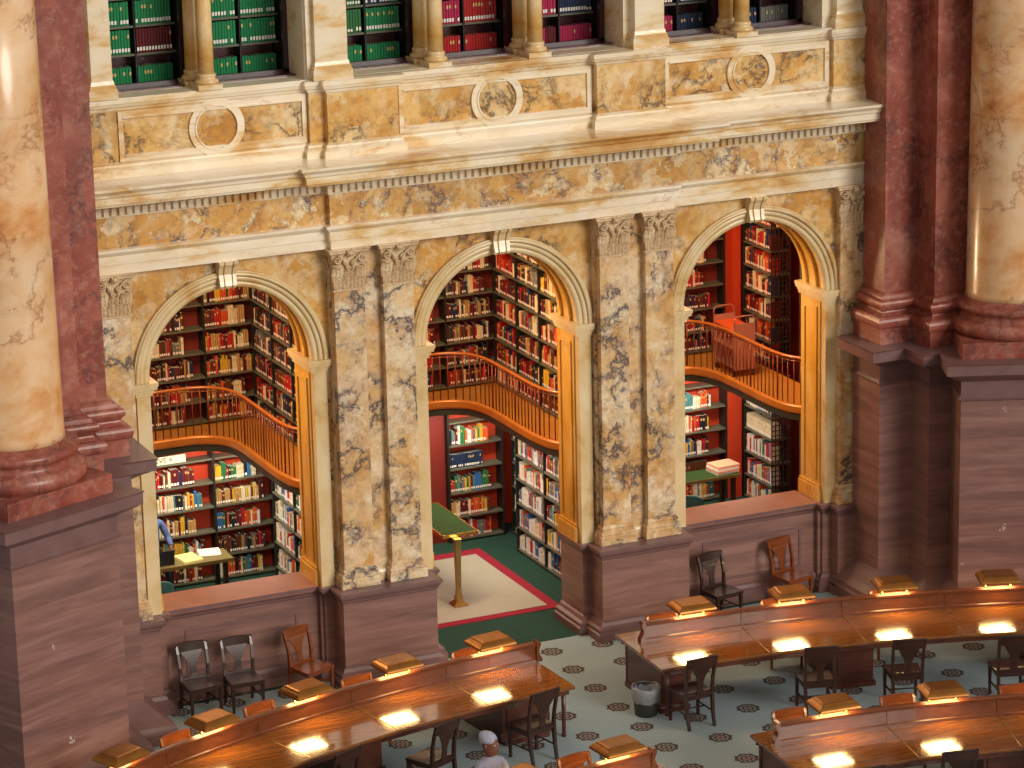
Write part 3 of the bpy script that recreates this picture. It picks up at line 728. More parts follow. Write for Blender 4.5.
def books_build():
    protos = {}
    for b_ in BOOKS:
        rz = b_['rz']; c = (b_['p'][0]+cos(rz)*b_['w']/2, b_['p'][1]+sin(rz)*b_['w']/2, b_['p'][2]+b_['h']*.5)
        q0 = project(b_['p']); q1 = project((b_['p'][0]+cos(rz)*b_['w'], b_['p'][1]+sin(rz)*b_['w'], b_['p'][2])); q2 = project((b_['p'][0], b_['p'][1], b_['p'][2]+b_['h']))
        b_['s'] = abs(q1[0]-q0[0])*abs(q2[1]-q0[1]) if visible(c) else 0
    order = sorted(BOOKS, key=lambda b_: -b_['s'])
    top = order[:300]; rest = order[300:]
    used = {}
    for b_ in top:
        key = (b_['c'], b_['lab'], b_['band'])
        if key not in protos:
            mb = MB(); book_geom(mb, .036, .25, .17, lab=b_['lab'], band=b_['band'])
            o = mb.build('book', [M['bk_'+b_['c']], M['pages'], M['label'], M['gilt']]); protos[key] = o
        else: o = protos[key].copy(); COL.objects.link(o)
        o.location = b_['p']; o.rotation_euler = (0, 0, b_['rz']); o.scale = (b_['w']/.036, b_['d']/.17, b_['h']/.25)
        size = 'tall' if b_['h'] > .275 else ('short' if b_['h'] < .23 else '')
        lb = (size+' '+b_['c']).strip()+' book, %s from left, %s' % (ordn(b_['n']), b_['place'])
        g = 'books behind the upper windows' if b_['p'][2] > 8 else 'books on the alcove shelves'
        tag(o, lb, 'book', g)
    keys = list(PALETTE); mats = [M['bk_'+k] for k in keys]+[M['pages'], M['label'], M['gilt']]; n = len(keys)
    mb = MB()
    for b_ in rest:
        cz, sz = cos(b_['rz']), sin(b_['rz']); px, py, pz = b_['p']
        book_geom(mb, b_['w'], b_['h'], b_['d'], (keys.index(b_['c']), n, n+1, n+2), lambda x, y, z: (px+x*cz-y*sz, py+x*sz+y*cz, pz+z), b_['lab'], b_['band'])
    tag(mb.build('book_rows', mats), 'the many other shelved books in mixed colours behind the arches and windows', 'books', kind='stuff')
books_build()

# ================================================================== ALCOVE SHELLS
mb = MB()
mb.box(-7.6, 8.2, 5.42, 5.6, 0, 6.5)
for x in (-6.7, -1.98+.06, 2.30, ): pass
struct(mb.build('wall_alcove_back', M['redwall']))
mb = MB(); mb.box(-7.6, 8.2, .72, 5.6, 6.45, 6.6); struct(mb.build('ceiling', M['plaster']))
for k, (x0, x1) in enumerate(((-6.75, -6.65), (-1.88, -1.82), (2.48, 2.56), (7.35, 7.45))):
    mb = MB(); mb.box(x0, x1, .72, 5.42, 0, 6.45); struct(mb.build('wall_partition_%d' % (k+1), M['redwall']))
mb = MB(); mb.box(6.37, 6.64, 4.84, 4.90, 0, 2.40); mb.box(6.48, 6.64, 4.86, 5.12, 2.62, 6.45); struct(mb.build('trim_red_panel', M['redwall']), 'vertical red wall strip between the right arch bookcases', 'wall panel')
mb = MB(); mb.box(-.6, 1.09, 4.95, 5.05, 0, 2.40); struct(mb.build('trim_dark_red_panel', M['shelfback']))
mb = MB(); mb.box(7.12, 7.34, 3.6, 3.66, 0, 6.45); struct(mb.build('trim_olive_panel', M['steel']))

# ================================================================== GALLERIES
def smooth_path(pts, n=8):
    """Catmull-Rom through pts"""
    out = []; P = [Vector(p) for p in pts]; P = [P[0]*2-P[1]]+P+[P[-1]*2-P[-2]]
    for i in range(1, len(P)-2):
        for k in range(n):
            t = k/n; a, b_, c_, d_ = P[i-1], P[i], P[i+1], P[i+2]
            out.append(.5*((2*b_)+(c_-a)*t+(2*a-5*b_+4*c_-d_)*t*t+(3*b_-a-3*c_+d_)*t**3))
    out.append(P[-2]); return out
GP = [(0, 4.42), (.45, 4.42), (.82, 4.40), (1.10, 4.27), (1.28, 4.02), (1.36, 3.6), (1.37, 3.0), (1.37, 2.4), (1.38, 1.9), (1.45, 1.52), (1.62, 1.25), (1.88, 1.12)]
def resample(path, step):
    L = [0]
    for a, b_ in zip(path[:-1], path[1:]): L.append(L[-1]+(b_-a).length)
    n = max(1, round(L[-1]/step)); out = []
    j = 0
    for i in range(n+1):
        d = L[-1]*i/n
        while j < len(L)-2 and L[j+1] < d: j += 1
        out.append(path[j].lerp(path[j+1], (d-L[j])/max(1e-9, L[j+1]-L[j])))
    return out
for ci, cx in enumerate(CX):
    half = smooth_path([(x, y) for x, y in GP], 5)
    full = [Vector((-p.x, p.y)) for p in half[::-1]][:-1]+half
    full = [Vector((p.x+cx, p.y)) for p in full]
    t = empty('gallery', (cx, 4.42, 2.35)); tag(t, 'amber curved gallery balcony with bronze railing behind the %s arch' % WHO[ci], 'gallery', 'curved galleries behind the three arches')
    off = Vector((-cx, -4.42))
    loc = [p+off for p in full]
    # deck: strips from the curve out to the walls
    mb = MB(); n = len(loc)
    def outer(p):
        q = Vector((p.x, p.y)); fx = max(-1, min(1, p.x/1.3))
        if p.y > -.35: return Vector((p.x*(1+(.65 if p.x > 0 else .22)*min(1, abs(p.x)/.7)), 1.0))
        return Vector(((2.30 if p.x > 0 else -1.66), p.y+1.0*max(0, (p.y+.9))/.55 if p.y > -.9 else p.y))
    for z0, z1, mi in ((0.07, .17, 1), (.17, .25, 0)):
        for a, b_ in zip(loc[:-1], loc[1:]):
            oa, ob = outer(a), outer(b_)
            P = [(a.x, a.y, z0), (b_.x, b_.y, z0), (ob.x, ob.y, z0), (oa.x, oa.y, z0), (a.x, a.y, z1), (b_.x, b_.y, z1), (ob.x, ob.y, z1), (oa.x, oa.y, z1)]
            bb = len(mb.v); mb.v += P
            for q in ((0, 3, 2, 1), (4, 5, 6, 7), (0, 1, 5, 4), (2, 3, 7, 6)): mb.face([bb+k for k in q], mi)
    mb.build('deck', [M['deck'], M['soffit']], t)
    # fascia kerb following the curve
    mb = MB(); pl = [(p.x, p.y) for p in loc]
    mb.mould(pl, [(0, .16), (.035, .17), (.05, .20), (.05, .29), (.03, .31), (.0, .32)], back=.03, sm=False)
    mb.build('fascia', M['fascia'], t)
    mb = MB(); mb.mould(pl, [(0, .05), (.015, .06), (.015, .15), (0, .165)], back=.02); mb.build('edge_beam', M['soffit'], t)
    mb = MB(); mb.tube([(p.x, p.y, 1.10) for p in loc], .027, n=8); mb.build('handrail', M['handrail'], t)
    mb = MB(); mb.tube([(p.x, p.y, 1.04) for p in loc], .010, n=5); mb.build('rail_bar', M['baluster'], t)
    for k, p in enumerate(resample(loc, .125)):
        mb = MB(); r_ = .016 if k % 7 == 3 else .0105; mb.tube([(p.x, p.y, .30), (p.x, p.y, 1.08)], r_, n=5); mb.build('baluster', M['baluster'], t)

# lights inside the alcoves: warm lamps above the galleries, white tubes under them, plus an added fill for the reveals
for ci, cx in enumerate(CX):
    lamp('AREA', 'gallery_lamp', (cx+.3, 2.6, 6.35), 165, (1.0, .68, .36), target=(cx+.6, 2.6, 0), shape='RECTANGLE', size=1.6, size_y=1.8)
    lamp('AREA', 'shelf_lamp', (cx+.9, 4.30, 2.36), 38, (1.0, .90, .74), target=(cx+.9, 4.8, 0.6), shape='RECTANGLE', size=2.0, size_y=.12)
    lamp('AREA', 'side_shelf_lamp', (cx+1.52, 2.9, 2.36), 34, (1.0, .92, .80), target=(cx+2.0, 2.9, .6), shape='RECTANGLE', size=.12, size_y=2.2)
    lamp('AREA', 'alcove_lamp', (cx-.2, 2.4, 4.6), 18, (1.0, .93, .82), target=(cx-.2, 2.9, 0), shape='RECTANGLE', size=.6, size_y=.6)
    lamp('AREA', 'reveal_fill', (cx-1.0, 2.0, 4.9), 75, (1.0, .76, .42), target=(cx+1.25, .3, 3.6), shape='DISK', size=.5)  # added unseen light, aimed to make the arch reveal glow gold

# ================================================================== PIERS AND GIANT COLUMNS
def roll_(o, z0, z1, b, n=7):
    return [(o+b*sin(pi*i/n), z0+(z1-z0)*(1-cos(pi*i/n))/2) for i in range(n+1)]
def pier(s, c1, c2, name):
    """s=+1 right, -1 left. c1,c2: (x, y) of the inner front corners of the dado, going outward"""
    def mir(P): return P if s > 0 else [(x, y) for x, y in P][::-1]
    (x1, y1), (x2, y2) = c1, c2
    X = s*11.0
    dado = mir([(x1, -.22), (x1, y1), (x2, y1), (x2, y2), (X, y2)]); 
    sh = .17 if s > 0 else .22
    shaft = mir([(x1+s*sh, -.22), (x1+s*sh, y1+sh), (x2+s*sh, y1+sh), (x2+s*sh, y2+sh), (X, y2+sh)])
    t = empty('pier', ((x1), y1, 0)); tag(t, 'stepped red marble pier on a purple pedestal beside the %s arch' % ('right' if s > 0 else 'left'), 'pier', 'red marble corner piers')
    o = (x1, y1)
    L = lambda P: [(x-o[0], y-o[1]) for x, y in P]
    mb = MB(); mb.mould(L(dado), [(0, .55), (0, 3.55)], back=.2); mb.build('pedestal', M['purple'], t)
    mb = MB(); mb.mould(L(dado), [(.39, 0), (.39, .17), (.36, .20), (.34, .26), (.22, .34), (.14, .42), (.05, .50), (0, .55)], back=.2); mb.build('pedestal_base', M['purple_plain'], t)
    mb = MB(); mb.mould(L(dado), [(0, 3.55), (.035, 3.57), (.045, 3.61), (.02, 3.64), (0, 3.66), (0, 3.86), (.06, 3.90), (.14, 3.95), (.20, 3.98), (.22, 4.0), (.29, 4.02), (.29, 4.17), (.31, 4.20), (0, 4.205)], back=.2); mb.build('pedestal_cap', M['purple_plain'], t)
    mb = MB(); mb.mould(L(dado), [(0, 4.20), (0, 4.445)]+roll_(0, 4.45, 4.64, .055)+[(-.05, 4.645)]+[(-.05-.045*sin(pi*i/6), 4.65+.10*i/6) for i in range(7)]+roll_(-.06, 4.76, 4.88, .04)+[(-.10, 4.885)]+[(-.22+.12*cos(pi/2*i/6), 4.89+.10*sin(pi/2*i/6)) for i in range(7)], back=.3); mb.build('shaft_base', M['red'], t)
    mb = MB(); mb.mould(L(shaft), [(0, 4.98), (0, ZTOP+.4)], back=.2); mb.build('shaft', M['red'], t)
    return t
pier(1, (5.90, -1.03), (6.47, -1.56), 'right')
pier(-1, (-6.16, -1.08), (-6.70, -1.62), 'left')
M['scuff'] = simple('white_chip_mark', '#b8a8a8', .6)
def big_column(cx, cy, rot, side, r, scuffs):
    t = empty('column', (cx, cy, 0), rot); tag(t, 'giant rose gold marble column on a tall purple pedestal at the %s edge' % side, 'column', 'giant columns flanking the arcade')
    def sq(h): return [(-h, h), (-h, -h), (h, -h), (h, h), (-h, h)]
    h = .90
    mb = MB(); mb.box(-h, h, -h, h, .55, 3.55); mb.build('pedestal', M['purple'], t)
    def band(name, mat, prof, topz):
        mb = MB()
        rings = []
        for o, z in prof: rings.append([(-h-o, -h-o, z), (h+o, -h-o, z), (h+o, h+o, z), (-h-o, h+o, z)])
        mb.loft(rings, sm=False); mb.build(name, mat, t)
    band('pedestal_base', M['purple_plain'], [(.40, 0), (.40, .17), (.36, .20), (.34, .26), (.22, .34), (.14, .42), (.05, .50), (0, .55)], 0)
    band('pedestal_cap', M['purple_plain'], [(0, 3.55), (.035, 3.57), (.045, 3.61), (.02, 3.64), (0, 3.66), (0, 3.86), (.06, 3.90), (.14, 3.95), (.20, 3.98), (.22, 4.0), (.26, 4.02), (.26, 4.17), (.28, 4.20)], 0)
    mb = MB(); q = .88; mb.box(-q, q, -q, q, 4.20, 4.45)
    mb.lathe([(.86, 4.45), (.905, 4.49), (.925, 4.56), (.905, 4.63), (.86, 4.67), (.80, 4.68), (.775, 4.72), (.765, 4.77), (.785, 4.80), (.82, 4.82), (.835, 4.87), (.82, 4.92), (.775, 4.94), (.73, 4.96), (r+.02, 5.0)], n=64, cap=False)
    mb.build('base', M['red'], t)
    mb = MB()
    for (sx, sz, sc) in scuffs:
        for k in range(9):
            a = random.uniform(0, 6.28); d_ = sc*random.random()**.7; w_ = sc*random.uniform(.1, .35); px, pz = sx+d_*cos(a)*.7, sz+d_*sin(a)
            m_ = random.randint(5, 7); ring_ = [(px+w_*random.uniform(.5, 1)*cos(2*pi*q/m_), pz+w_*random.uniform(.4, 1)*sin(2*pi*q/m_)) for q in range(m_)]
            mb.loft([[(x_, -h-.0005, z_) for x_, z_ in ring_], [(x_, -h-.002, z_) for x_, z_ in ring_]], sm=False)
    mb.build('white_scuff', M['scuff'], t)
    mb = MB(); mb.lathe([(r+.02, 4.99), (r, 5.08), (r*.985, 6.5), (r*.96, 9.0), (r*.93, ZTOP+.4)], n=64); mb.build('shaft', M['colm'], t)
big_column(-8.02, -2.09, radians(22.5), 'left', .645, [(-.07, .95, .09), (-.30, 2.33, .05)])
big_column(7.71, -1.87, radians(-22.5), 'right', .69, [(-.22, 1.50, .08), (-.21, 3.40, .06), (-.84, .95, .03)])

# ================================================================== DESKS
DC = Vector((.15, -20.6))
def pol(r, a): return DC.x+r*sin(radians(a)), DC.y+r*cos(radians(a))
def arc_solid(mb, r0, r1, a0, a1, z0, z1, mi=0, step=1.2):
    n = max(1, int(abs(a1-a0)/step)); rings = []
    for i in range(n+1):
        a = a0+(a1-a0)*i/n
        rings.append([(*pol(r0, a), z0), (*pol(r1, a), z0), (*pol(r1, a), z1), (*pol(r0, a), z1)])
    mb.loft(rings, mi, False)
def arc_prof(mb, prof, a0, a1, mi=0, step=1.2, sm=False):
    n = max(1, int(abs(a1-a0)/step)); mb.loft([[(*pol(r_, a0+(a1-a0)*i/n), z) for r_, z in prof] for i in range(n+1)], mi, sm)
def desk(label, rr, a0, a1, peds, seams, depth=1.17, bk=.42, enda=.9):
    """rr = rail radius, a0 end at the aisle, a1 far end"""
    s = 1 if a1 > a0 else -1
    t = empty('desk', (0, 0, 0)); t.location = (*pol(rr, a0), 0); tag(t, label, 'desk', 'long curved reading desks')
    o = Vector((*pol(rr, a0), 0))
    def B(mb, n, m):
        mb.v = [(x-o.x, y-o.y, z) for x, y, z in mb.v]; return mb.build(n, m, t)
    mb = MB(); arc_prof(mb, [(rr-depth, .715), (rr-depth-.012, .73), (rr-depth-.012, .75), (rr-depth, .765), (rr+bk, .765), (rr+bk+.012, .75), (rr+bk+.012, .73), (rr+bk, .715)], a0, a1); B(mb, 'desktop', M['desktop'])
    mb = MB(); arc_solid(mb, rr-depth+.06, rr-depth+.09, a0+s*.2, a1, .63, .715); arc_solid(mb, rr+bk-.09, rr+bk-.06, a0+s*.2, a1, .63, .715); B(mb, 'apron', M['pedwood'])
    ra = a0+s*enda
    mb = MB(); arc_prof(mb, [(rr-.045, .765), (rr-.045, .80), (rr-.03, .815), (rr-.025, .99), (rr-.045, 1.0), (rr-.05, 1.035), (rr-.03, 1.055), (rr+.03, 1.055), (rr+.05, 1.035), (rr+.045, 1.0), (rr+.025, .99), (rr+.03, .815), (rr+.045, .80), (rr+.045, .765)], ra, a1)
    B(mb, 'screen_rail', M['deskwood'])
    # scroll end post of the rail
    mb = MB(); dx, dy = sin(radians(ra)), cos(radians(ra)); tx, ty = dy, -dx; c = pol(rr, ra)
    def ep(u, v, z): return (c[0]+tx*u*s+dx*v, c[1]+ty*u*s+dy*v, z)
    pf = [(.0, 1.075), (-.05, 1.07), (-.075, 1.03), (-.055, .98), (-.035, .93), (-.05, .87), (-.085, .82), (-.09, .765), (0, .765)]
    mb.loft([[ep(u, v, z) for u, z in pf] for v in (-.06, .06)], sm=False)
    B(mb, 'end_scroll', M['deskwood'])
    for a in seams:
        mb = MB(); dx, dy = sin(radians(a)), cos(radians(a)); tx, ty = dy, -dx; c = pol(rr, a)
        mb.box(-.008, .008, -depth+.03, -.05, .7655, .770, tf=lambda u, v, z: (c[0]+tx*u+dx*v, c[1]+ty*u+dy*v, z)); B(mb, 'divider_strip', M['brass'])
        mb = MB(); mb.box(-.022, .022, -.038, -.022, .80, 1.0, tf=lambda u, v, z: (c[0]+tx*u+dx*v, c[1]+ty*u+dy*v, z)); B(mb, 'rail_stile', M['deskwood'])
    for p0, p1 in peds:
        mb = MB(); arc_solid(mb, rr-.93, rr+.25, p0, p1, .06, .715); arc_solid(mb, rr-.97, rr+.29, p0-.1*s, p1+.1*s, 0, .07)
        arc_solid(mb, rr-.955, rr-.93, p0+.12*s*(1 if p1 > p0 else -1), p1-.12*s*(1 if p1 > p0 else -1), .14, .20); arc_solid(mb, rr-.945, rr-.93, p0+.25*(1 if p1 > p0 else -1), p1-.25*(1 if p1 > p0 else -1), .22, .60)
        B(mb, 'pedestal', M['pedwood'])
    for rad in (rr-depth+.10, rr+bk-.10):
        c = pol(rad, a0+s*.45); mb = MB(); mb.lathe([(.035, 0), (.03, .05), (.03, .35), (.036, .72)], (c[0], c[1], 0), 8); B(mb, 'leg', M['pedwood'])
    return t
desk('long curved mahogany desk at the right, back row by the piers', 17.93, 1.75, 31.5, [(2.1, 3.5), (11.1, 13.2), (21.2, 23.4), (29, 31)], [7.55, 12.6, 17.65, 22.7, 27.8])
desk('long curved mahogany desk at the left, running to the aisle', 17.93, -2.95, -33, [(-6.5, -3.9), (-15.4, -13.2), (-25.5, -23.4), (-33, -31)], [-7.65, -12.7, -17.75, -22.8, -27.9], enda=-.0+.05)
desk('curved mahogany desk at the bottom right, front row', 13.60, 1.9, 40, [(2.3, 4.3), (14, 17), (30, 33)], [9.5, 16.1, 22.7])
desk('curved mahogany desk at the bottom centre, only its screen showing', 13.60, -4.5, -45, [(-7, -5), (-19, -16), (-34, -31)], [-10.8, -17.4, -24])

# ================================================================== LAMPS
def make_lamp():
    t = empty('desk_lamp'); 
    def rr(hx, hy, z, c=.03): return [(-hx+c, -hy, z), (hx-c, -hy, z), (hx, -hy+c, z), (hx, hy-c, z), (hx-c, hy, z), (-hx+c, hy, z), (-hx, hy-c, z), (-hx, -hy+c, z)]
    mb = MB(); mb.loft([rr(.30, .235, .112, .012), rr(.305, .24, .116, .012), rr(.305, .24, .128, .012), rr(.298, .233, .150, .012), rr(.275, .21, .176, .012), rr(.245, .18, .196, .012), rr(.235, .17, .204, .012), rr(.235, .17, .216, .012), rr(.215, .15, .222, .012), rr(.205, .14, .224, .012)], sm=False)
    mb.build('hood', M['brass_hood'], t)
    mb = MB(); mb.box(-.24, .24, -.18, .18, .104, .1145); mb.build('light_panel', M['glow'], t)['label'] = 'glowing panel under the hood'
    for s in (-1, 1):
        mb = MB(); mb.lathe([(.022, .0), (.022, .008), (.012, .012), (.012, .112), (.02, .115)], (s*.19, 0, 0), 8); mb.build('post', M['bright_brass'], t)
    return t
lp0 = make_lamp(); first = True
LAMPS = [(17.93, a, 'right desk, %s from the aisle' % o) for a, o in ((5.05, 'first'), (10.05, 'second'), (15.15, 'third'), (20.2, 'fourth'), (25.2, 'fifth'))]
LAMPS += [(17.93, a, 'left desk, %s from the aisle' % o) for a, o in ((-5.3, 'first'), (-10.2, 'second'), (-15.1, 'third'), (-20.2, 'fourth'), (-25.3, 'fifth'))]
LAMPS += [(13.60, a, 'bottom right desk, %s from the aisle' % o) for a, o in ((6.2, 'first'), (12.8, 'second'), (19.4, 'third'))]
LAMPS += [(13.60, a, 'bottom centre desk, %s from the aisle' % o) for a, o in ((-7.5, 'first'), (-14.1, 'second'), (-20.7, 'third'))]
for r_, a, l in LAMPS:
    o = lp0 if first else copy_tree(lp0); first = False
    x, y = pol(r_, a); o.location = (x, y, 1.056); o.rotation_euler = (0, 0, -radians(a)+random.uniform(-.05, .05))
    tag(o, 'gold hooded brass lamp on the screen of the '+l, 'lamp', 'gold hooded desk lamps')
    ll = lamp('AREA', 'lamp_light', (x, y, 1.056+.098), 12, (1.0, .70, .30), target=(x, y, 0), shape='RECTANGLE', size=.46, size_y=.34); ll.visible_glossy = True

# ================================================================== CHAIRS
def make_chair(wm):
    t = empty('wooden_chair')
    W, D, SZ = .46, .43, .455
    # seat: saddle slab, front wider
    mb = MB(); n = 8; rings = []
    for i in range(n+1):
        q = i/n; y = -D/2+D*q; hw = (.235-.03*q); rings.append([(-hw, y, SZ-.035), (hw, y, SZ-.035), (hw, y, SZ), (hw*.5, y, SZ-.012*sin(pi*q)), (0, y, SZ-.014*sin(pi*q)), (-hw*.5, y, SZ-.012*sin(pi*q)), (-hw, y, SZ)])
    mb.loft(rings, sm=False); mb.build('seat', wm, t)
    mb = MB(); mb.box(-.20, .20, -.195, -.17, .38, SZ-.035); mb.box(-.185, .185, .17, .195, .38, SZ-.035); mb.box(-.21, -.185, -.18, .18, .38, SZ-.035); mb.box(.185, .21, -.18, .18, .38, SZ-.035); mb.build('seat_frame', wm, t)
    for s in (-1, 1):
        mb = MB(); mb.loft([[(s*.205+dx*q*.5, -.19+dy*q*.5, z) for dx, dy in ((-1, -1), (1, -1), (1, 1), (-1, 1))] for z, q in ((0, .032), (.2, .036), (.42, .045))], sm=False); mb.build('leg', wm, t)
        mb = MB(); P = [(0, .26, .034), (.2, .215, .038), (.45, .19, .042), (.65, .205, .036), (.85, .25, .034), (.965, .29, .032)]
        mb.loft([[(s*(.185+.02*z)+dx*q*.5, y+dy*q*.55, z) for dx, dy in ((-1, -1), (1, -1), (1, 1), (-1, 1))] for z, y, q in P], sm=False); mb.build('leg', wm, t)['label'] = 'rear leg rising into the back post'
        mb = MB(); mb.tube([(s*.20, -.18, .19), (s*.188, .21, .19)], .012, 6); mb.build('stretcher', wm, t)
    mb = MB(); mb.tube([(-.195, .0, .19), (.195, .0, .19)], .012, 6); mb.build('stretcher', wm, t)
    # curved top rail
    mb = MB(); rings = []
    for i in range(9):
        q = -1+i/4; x = q*.225; yc = .262+.03*(1-q*q); top = .965+.012*(1-q*q)
        rings.append([(x, yc-.012, .84), (x, yc+.008, .84), (x, yc+.03, top), (x, yc+.02, top+.012), (x, yc+.004, top)])
    mb.loft(rings, sm=False); mb.build('top_rail', wm, t)
    # vase shaped splat
    mb = MB(); rings = []
    for z, hw in ((.46, .055), (.52, .047), (.58, .042), (.64, .048), (.70, .068), (.76, .098), (.81, .128), (.86, .15)):
        y = .205+.0+(max(0, z-.5)**1.4)*.26
        rings.append([(-hw, y, z), (hw, y, z), (hw, y+.014, z), (-hw, y+.014, z)])
    mb.loft(rings, sm=False); mb.build('splat', wm, t)
    mb = MB(); mb.box(-.19, .19, .185, .205, .455, .49); mb.build('back_rail', wm, t)
    return t
ch = {'dark': make_chair(M['darkwood']), 'brown': make_chair(M['brownwood'])}; used = {}
def put_chair(kind, x, y, rz, label, group, sc=(1.1, 1.08, 1.0)):
    o = ch[kind] if kind not in used else copy_tree(ch[kind]); used[kind] = 1
    o.location = (x, y, 0); o.rotation_euler = (0, 0, rz); o.scale = sc; tag(o, label, 'chair', group)
def ring_chair(kind, r_, a, rot, label, grp, sc=(1.11, 1.11, 1.11)):
    # rot 0: chair faces outward (away from the room centre); pi: faces the centre
    x, y = pol(r_, a); put_chair(kind, x, y, -radians(a)+rot, label, grp, sc)
# local -y is the chair's front. near side chairs face the desk (+r): rotate pi
NEAR = [(16.50, 2.95, pi+.10, 'at the right desk beside the waste bin'), (16.28, 9.35, pi-.10, 'second from the aisle at the right desk'), (16.22, 13.95, pi-.06, 'third from the aisle at the right desk'), (16.08, 19.35, pi+.02, 'fourth from the aisle at the right desk'), (16.2, 24.8, pi, 'fifth from the aisle at the right desk'),
        (16.42, -6.0, pi+.12, 'nearest the aisle at the left desk'), (16.25, -12.15, pi+.22, 'second from the aisle at the left desk'), (16.35, -17.7, pi+.12, 'third from the aisle at the left desk')]
for r_, a, rot, l in NEAR: ring_chair('dark', r_, a, rot, 'dark wooden chair seen from behind, '+l, 'dark chairs on the near side of the desks')
for r_, a, l in ((12.12, 11.0, 'second'), (12.0, 4.4, 'first'), (12.25, 18.5, 'third')): ring_chair('dark', r_, a, pi, 'dark wooden chair at the bottom right desk, %s from the aisle' % l, 'dark chairs on the near side of the desks')
FAR = [(18.20, 4.25, 'right desk, first from the aisle'), (18.2, 9.9, 'right desk, second from the aisle'), (18.18, 15.2, 'right desk, third from the aisle'), (18.2, -5.6, 'left desk, first from the aisle'), (18.2, -11.3, 'left desk, second from the aisle'), (18.25, -16.3, 'left desk, third from the aisle'), (18.2, -20.9, 'left desk, fourth from the aisle'),
       (13.98, 4.7, 'bottom right desk, first from the aisle'), (13.98, 11.1, 'bottom right desk, second from the aisle'), (13.98, 18.0, 'bottom right desk, third from the aisle'), (13.98, -8.6, 'bottom centre desk, first from the aisle')]
for r_, a, l in FAR: ring_chair('brown', r_, a, 0, 'brown chair back showing behind the screen of the '+l, 'brown chairs on the far side of the desks', (1.15, 1.0, .95))
put_chair('dark', -5.13, -.50, radians(4), 'dark wooden chair against the left parapet, left one of two side by side', 'chairs along the parapets')
put_chair('dark', -4.50, -.58, radians(-2), 'dark wooden chair against the left parapet, right one of two side by side', 'chairs along the parapets')
put_chair('brown', -3.46, -.60, radians(22), 'lighter brown chair turned slightly at the right end of the left parapet', 'chairs along the parapets')
put_chair('dark', 3.42, -.46, radians(10), 'dark wooden chair against the right parapet', 'chairs along the parapets')
put_chair('brown', 4.74, -.33, radians(14), 'light brown chair against the right parapet', 'chairs along the parapets')

# ================================================================== WASTE BIN
t = empty('waste_bin', (.56, -3.55, 0)); t.scale = (1.06, 1.06, 1.06); tag(t, 'dark round waste bin with a clear liner beside the right desk', 'bin')
mb = MB(); mb.lathe([(.0, .01), (.15, .0), (.155, .01), (.185, .40), (.178, .40), (.15, .03), (0, .03)], n=28, cap=False); mb.build('bin', M['bin'], t)
mb = MB(); n = 28; rings = []
for z, r_ in ((.20, .178), (.26, .196), (.34, .202), (.405, .20), (.41, .185), (.37, .176), (.25, .14), (.20, .05)):
    rings.append([((r_+random.uniform(-.008, .008))*cos(2*pi*k/n), (r_+random.uniform(-.008, .008))*sin(2*pi*k/n), z+random.uniform(-.012, .012)) for k in range(n)])
mb.loft(rings, sm=True, cap=False); mb.build('liner', M['bag'], t)

# ================================================================== ALCOVE FURNITURE
# tall green-topped reading counter in the doorway
t = empty('reading_counter', (.0, 1.95, 0)); tag(t, 'tall green topped counter on a square brass post behind the middle arch', 'table')
mb = MB(); mb.box(-.19, .38, .10, 1.72, 1.145, 1.165); mb.build('top', M['leather'], t)
mb = MB(); mb.box(-.21, .40, .075, .10, 1.12, 1.172); mb.box(.38, .40, .10, 1.72, 1.12, 1.172); mb.box(-.21, -.19, .1, 1.72, 1.12, 1.172); mb.box(-.21, .40, 1.72, 1.745, 1.12, 1.172); mb.box(-.19, .38, .10, 1.72, 1.12, 1.144); mb.build('top_edge', M['bright_brass'], t)
for yy in (.0, 1.5):
    mb = MB()
    def sq(h, z): return [(-h, yy-h, z), (h, yy-h, z), (h, yy+h, z), (-h, yy+h, z)]
    mb.loft([sq(.12, .018), sq(.12, .04), sq(.085, .07), (sq(.055, .10)), sq(.055, .17), sq(.042, .18), sq(.042, .25), sq(.034, .26), sq(.045, 1.0), sq(.055, 1.12)], sm=False); mb.build('post', M['brass'], t)

# table with papers and laptop in the left alcove
t = empty('study_table', (-4.1, 4.05, 0)); tag(t, 'olive topped study table behind the left arch parapet', 'table')
mb = MB(); mb.box(-1.05, 1.0, -.27, .27, .715, .75); mb.build('top', M['tabletop'], t)
mb = MB(); mb.box(-1.06, 1.01, -.285, -.27, .70, .755); mb.box(1.0, 1.015, -.27, .27, .70, .755); mb.build('top_edge', M['brass'], t)
for sx in (-.92, .88):
    for sy in (-.21, .21): mb = MB(); mb.box(sx-.035, sx+.035, sy-.035, sy+.035, 0, .715); mb.build('leg', M['darkwood'], t)
def stack(name, x, y, z, w_, d, hs, rz, mats, label, cat):
    mb = MB(); z0 = 0
    for i, h in enumerate(hs):
        jx, jy = random.uniform(-.012, .012), random.uniform(-.012, .012)
        mb.box(-w_/2+jx, w_/2+jx, -d/2+jy, d/2+jy, z0, z0+h, mi=i % len(mats)); z0 += h
    o = mb.build(name, mats, None, (x, y, z)); o.rotation_euler = (0, 0, rz); tag(o, label, cat)
stack('notepad', -3.76, 4.06, .751, .32, .40, [.012, .012, .004], .15, [M['yellowpaper']], 'yellow notepad on the study table in the left alcove', 'notepad')
stack('paper_sheets', -3.36, 4.20, .751, .34, .36, [.004, .003, .003], -.2, [M['white']], 'loose white sheets on the study table beside the yellow notepad', 'paper')
t = empty('laptop', (-4.22, 4.02, .751), radians(180)); tag(t, 'open black laptop on the study table behind the left arch', 'laptop')
mb = MB(); mb.box(-.18, .18, -.12, .12, 0, .016); mb.build('keyboard_base', M['black'], t)
mb = MB(); mb.box(-.18, .18, .12, .13, .01, .24); mb.build('screen_lid', M['black'], t)

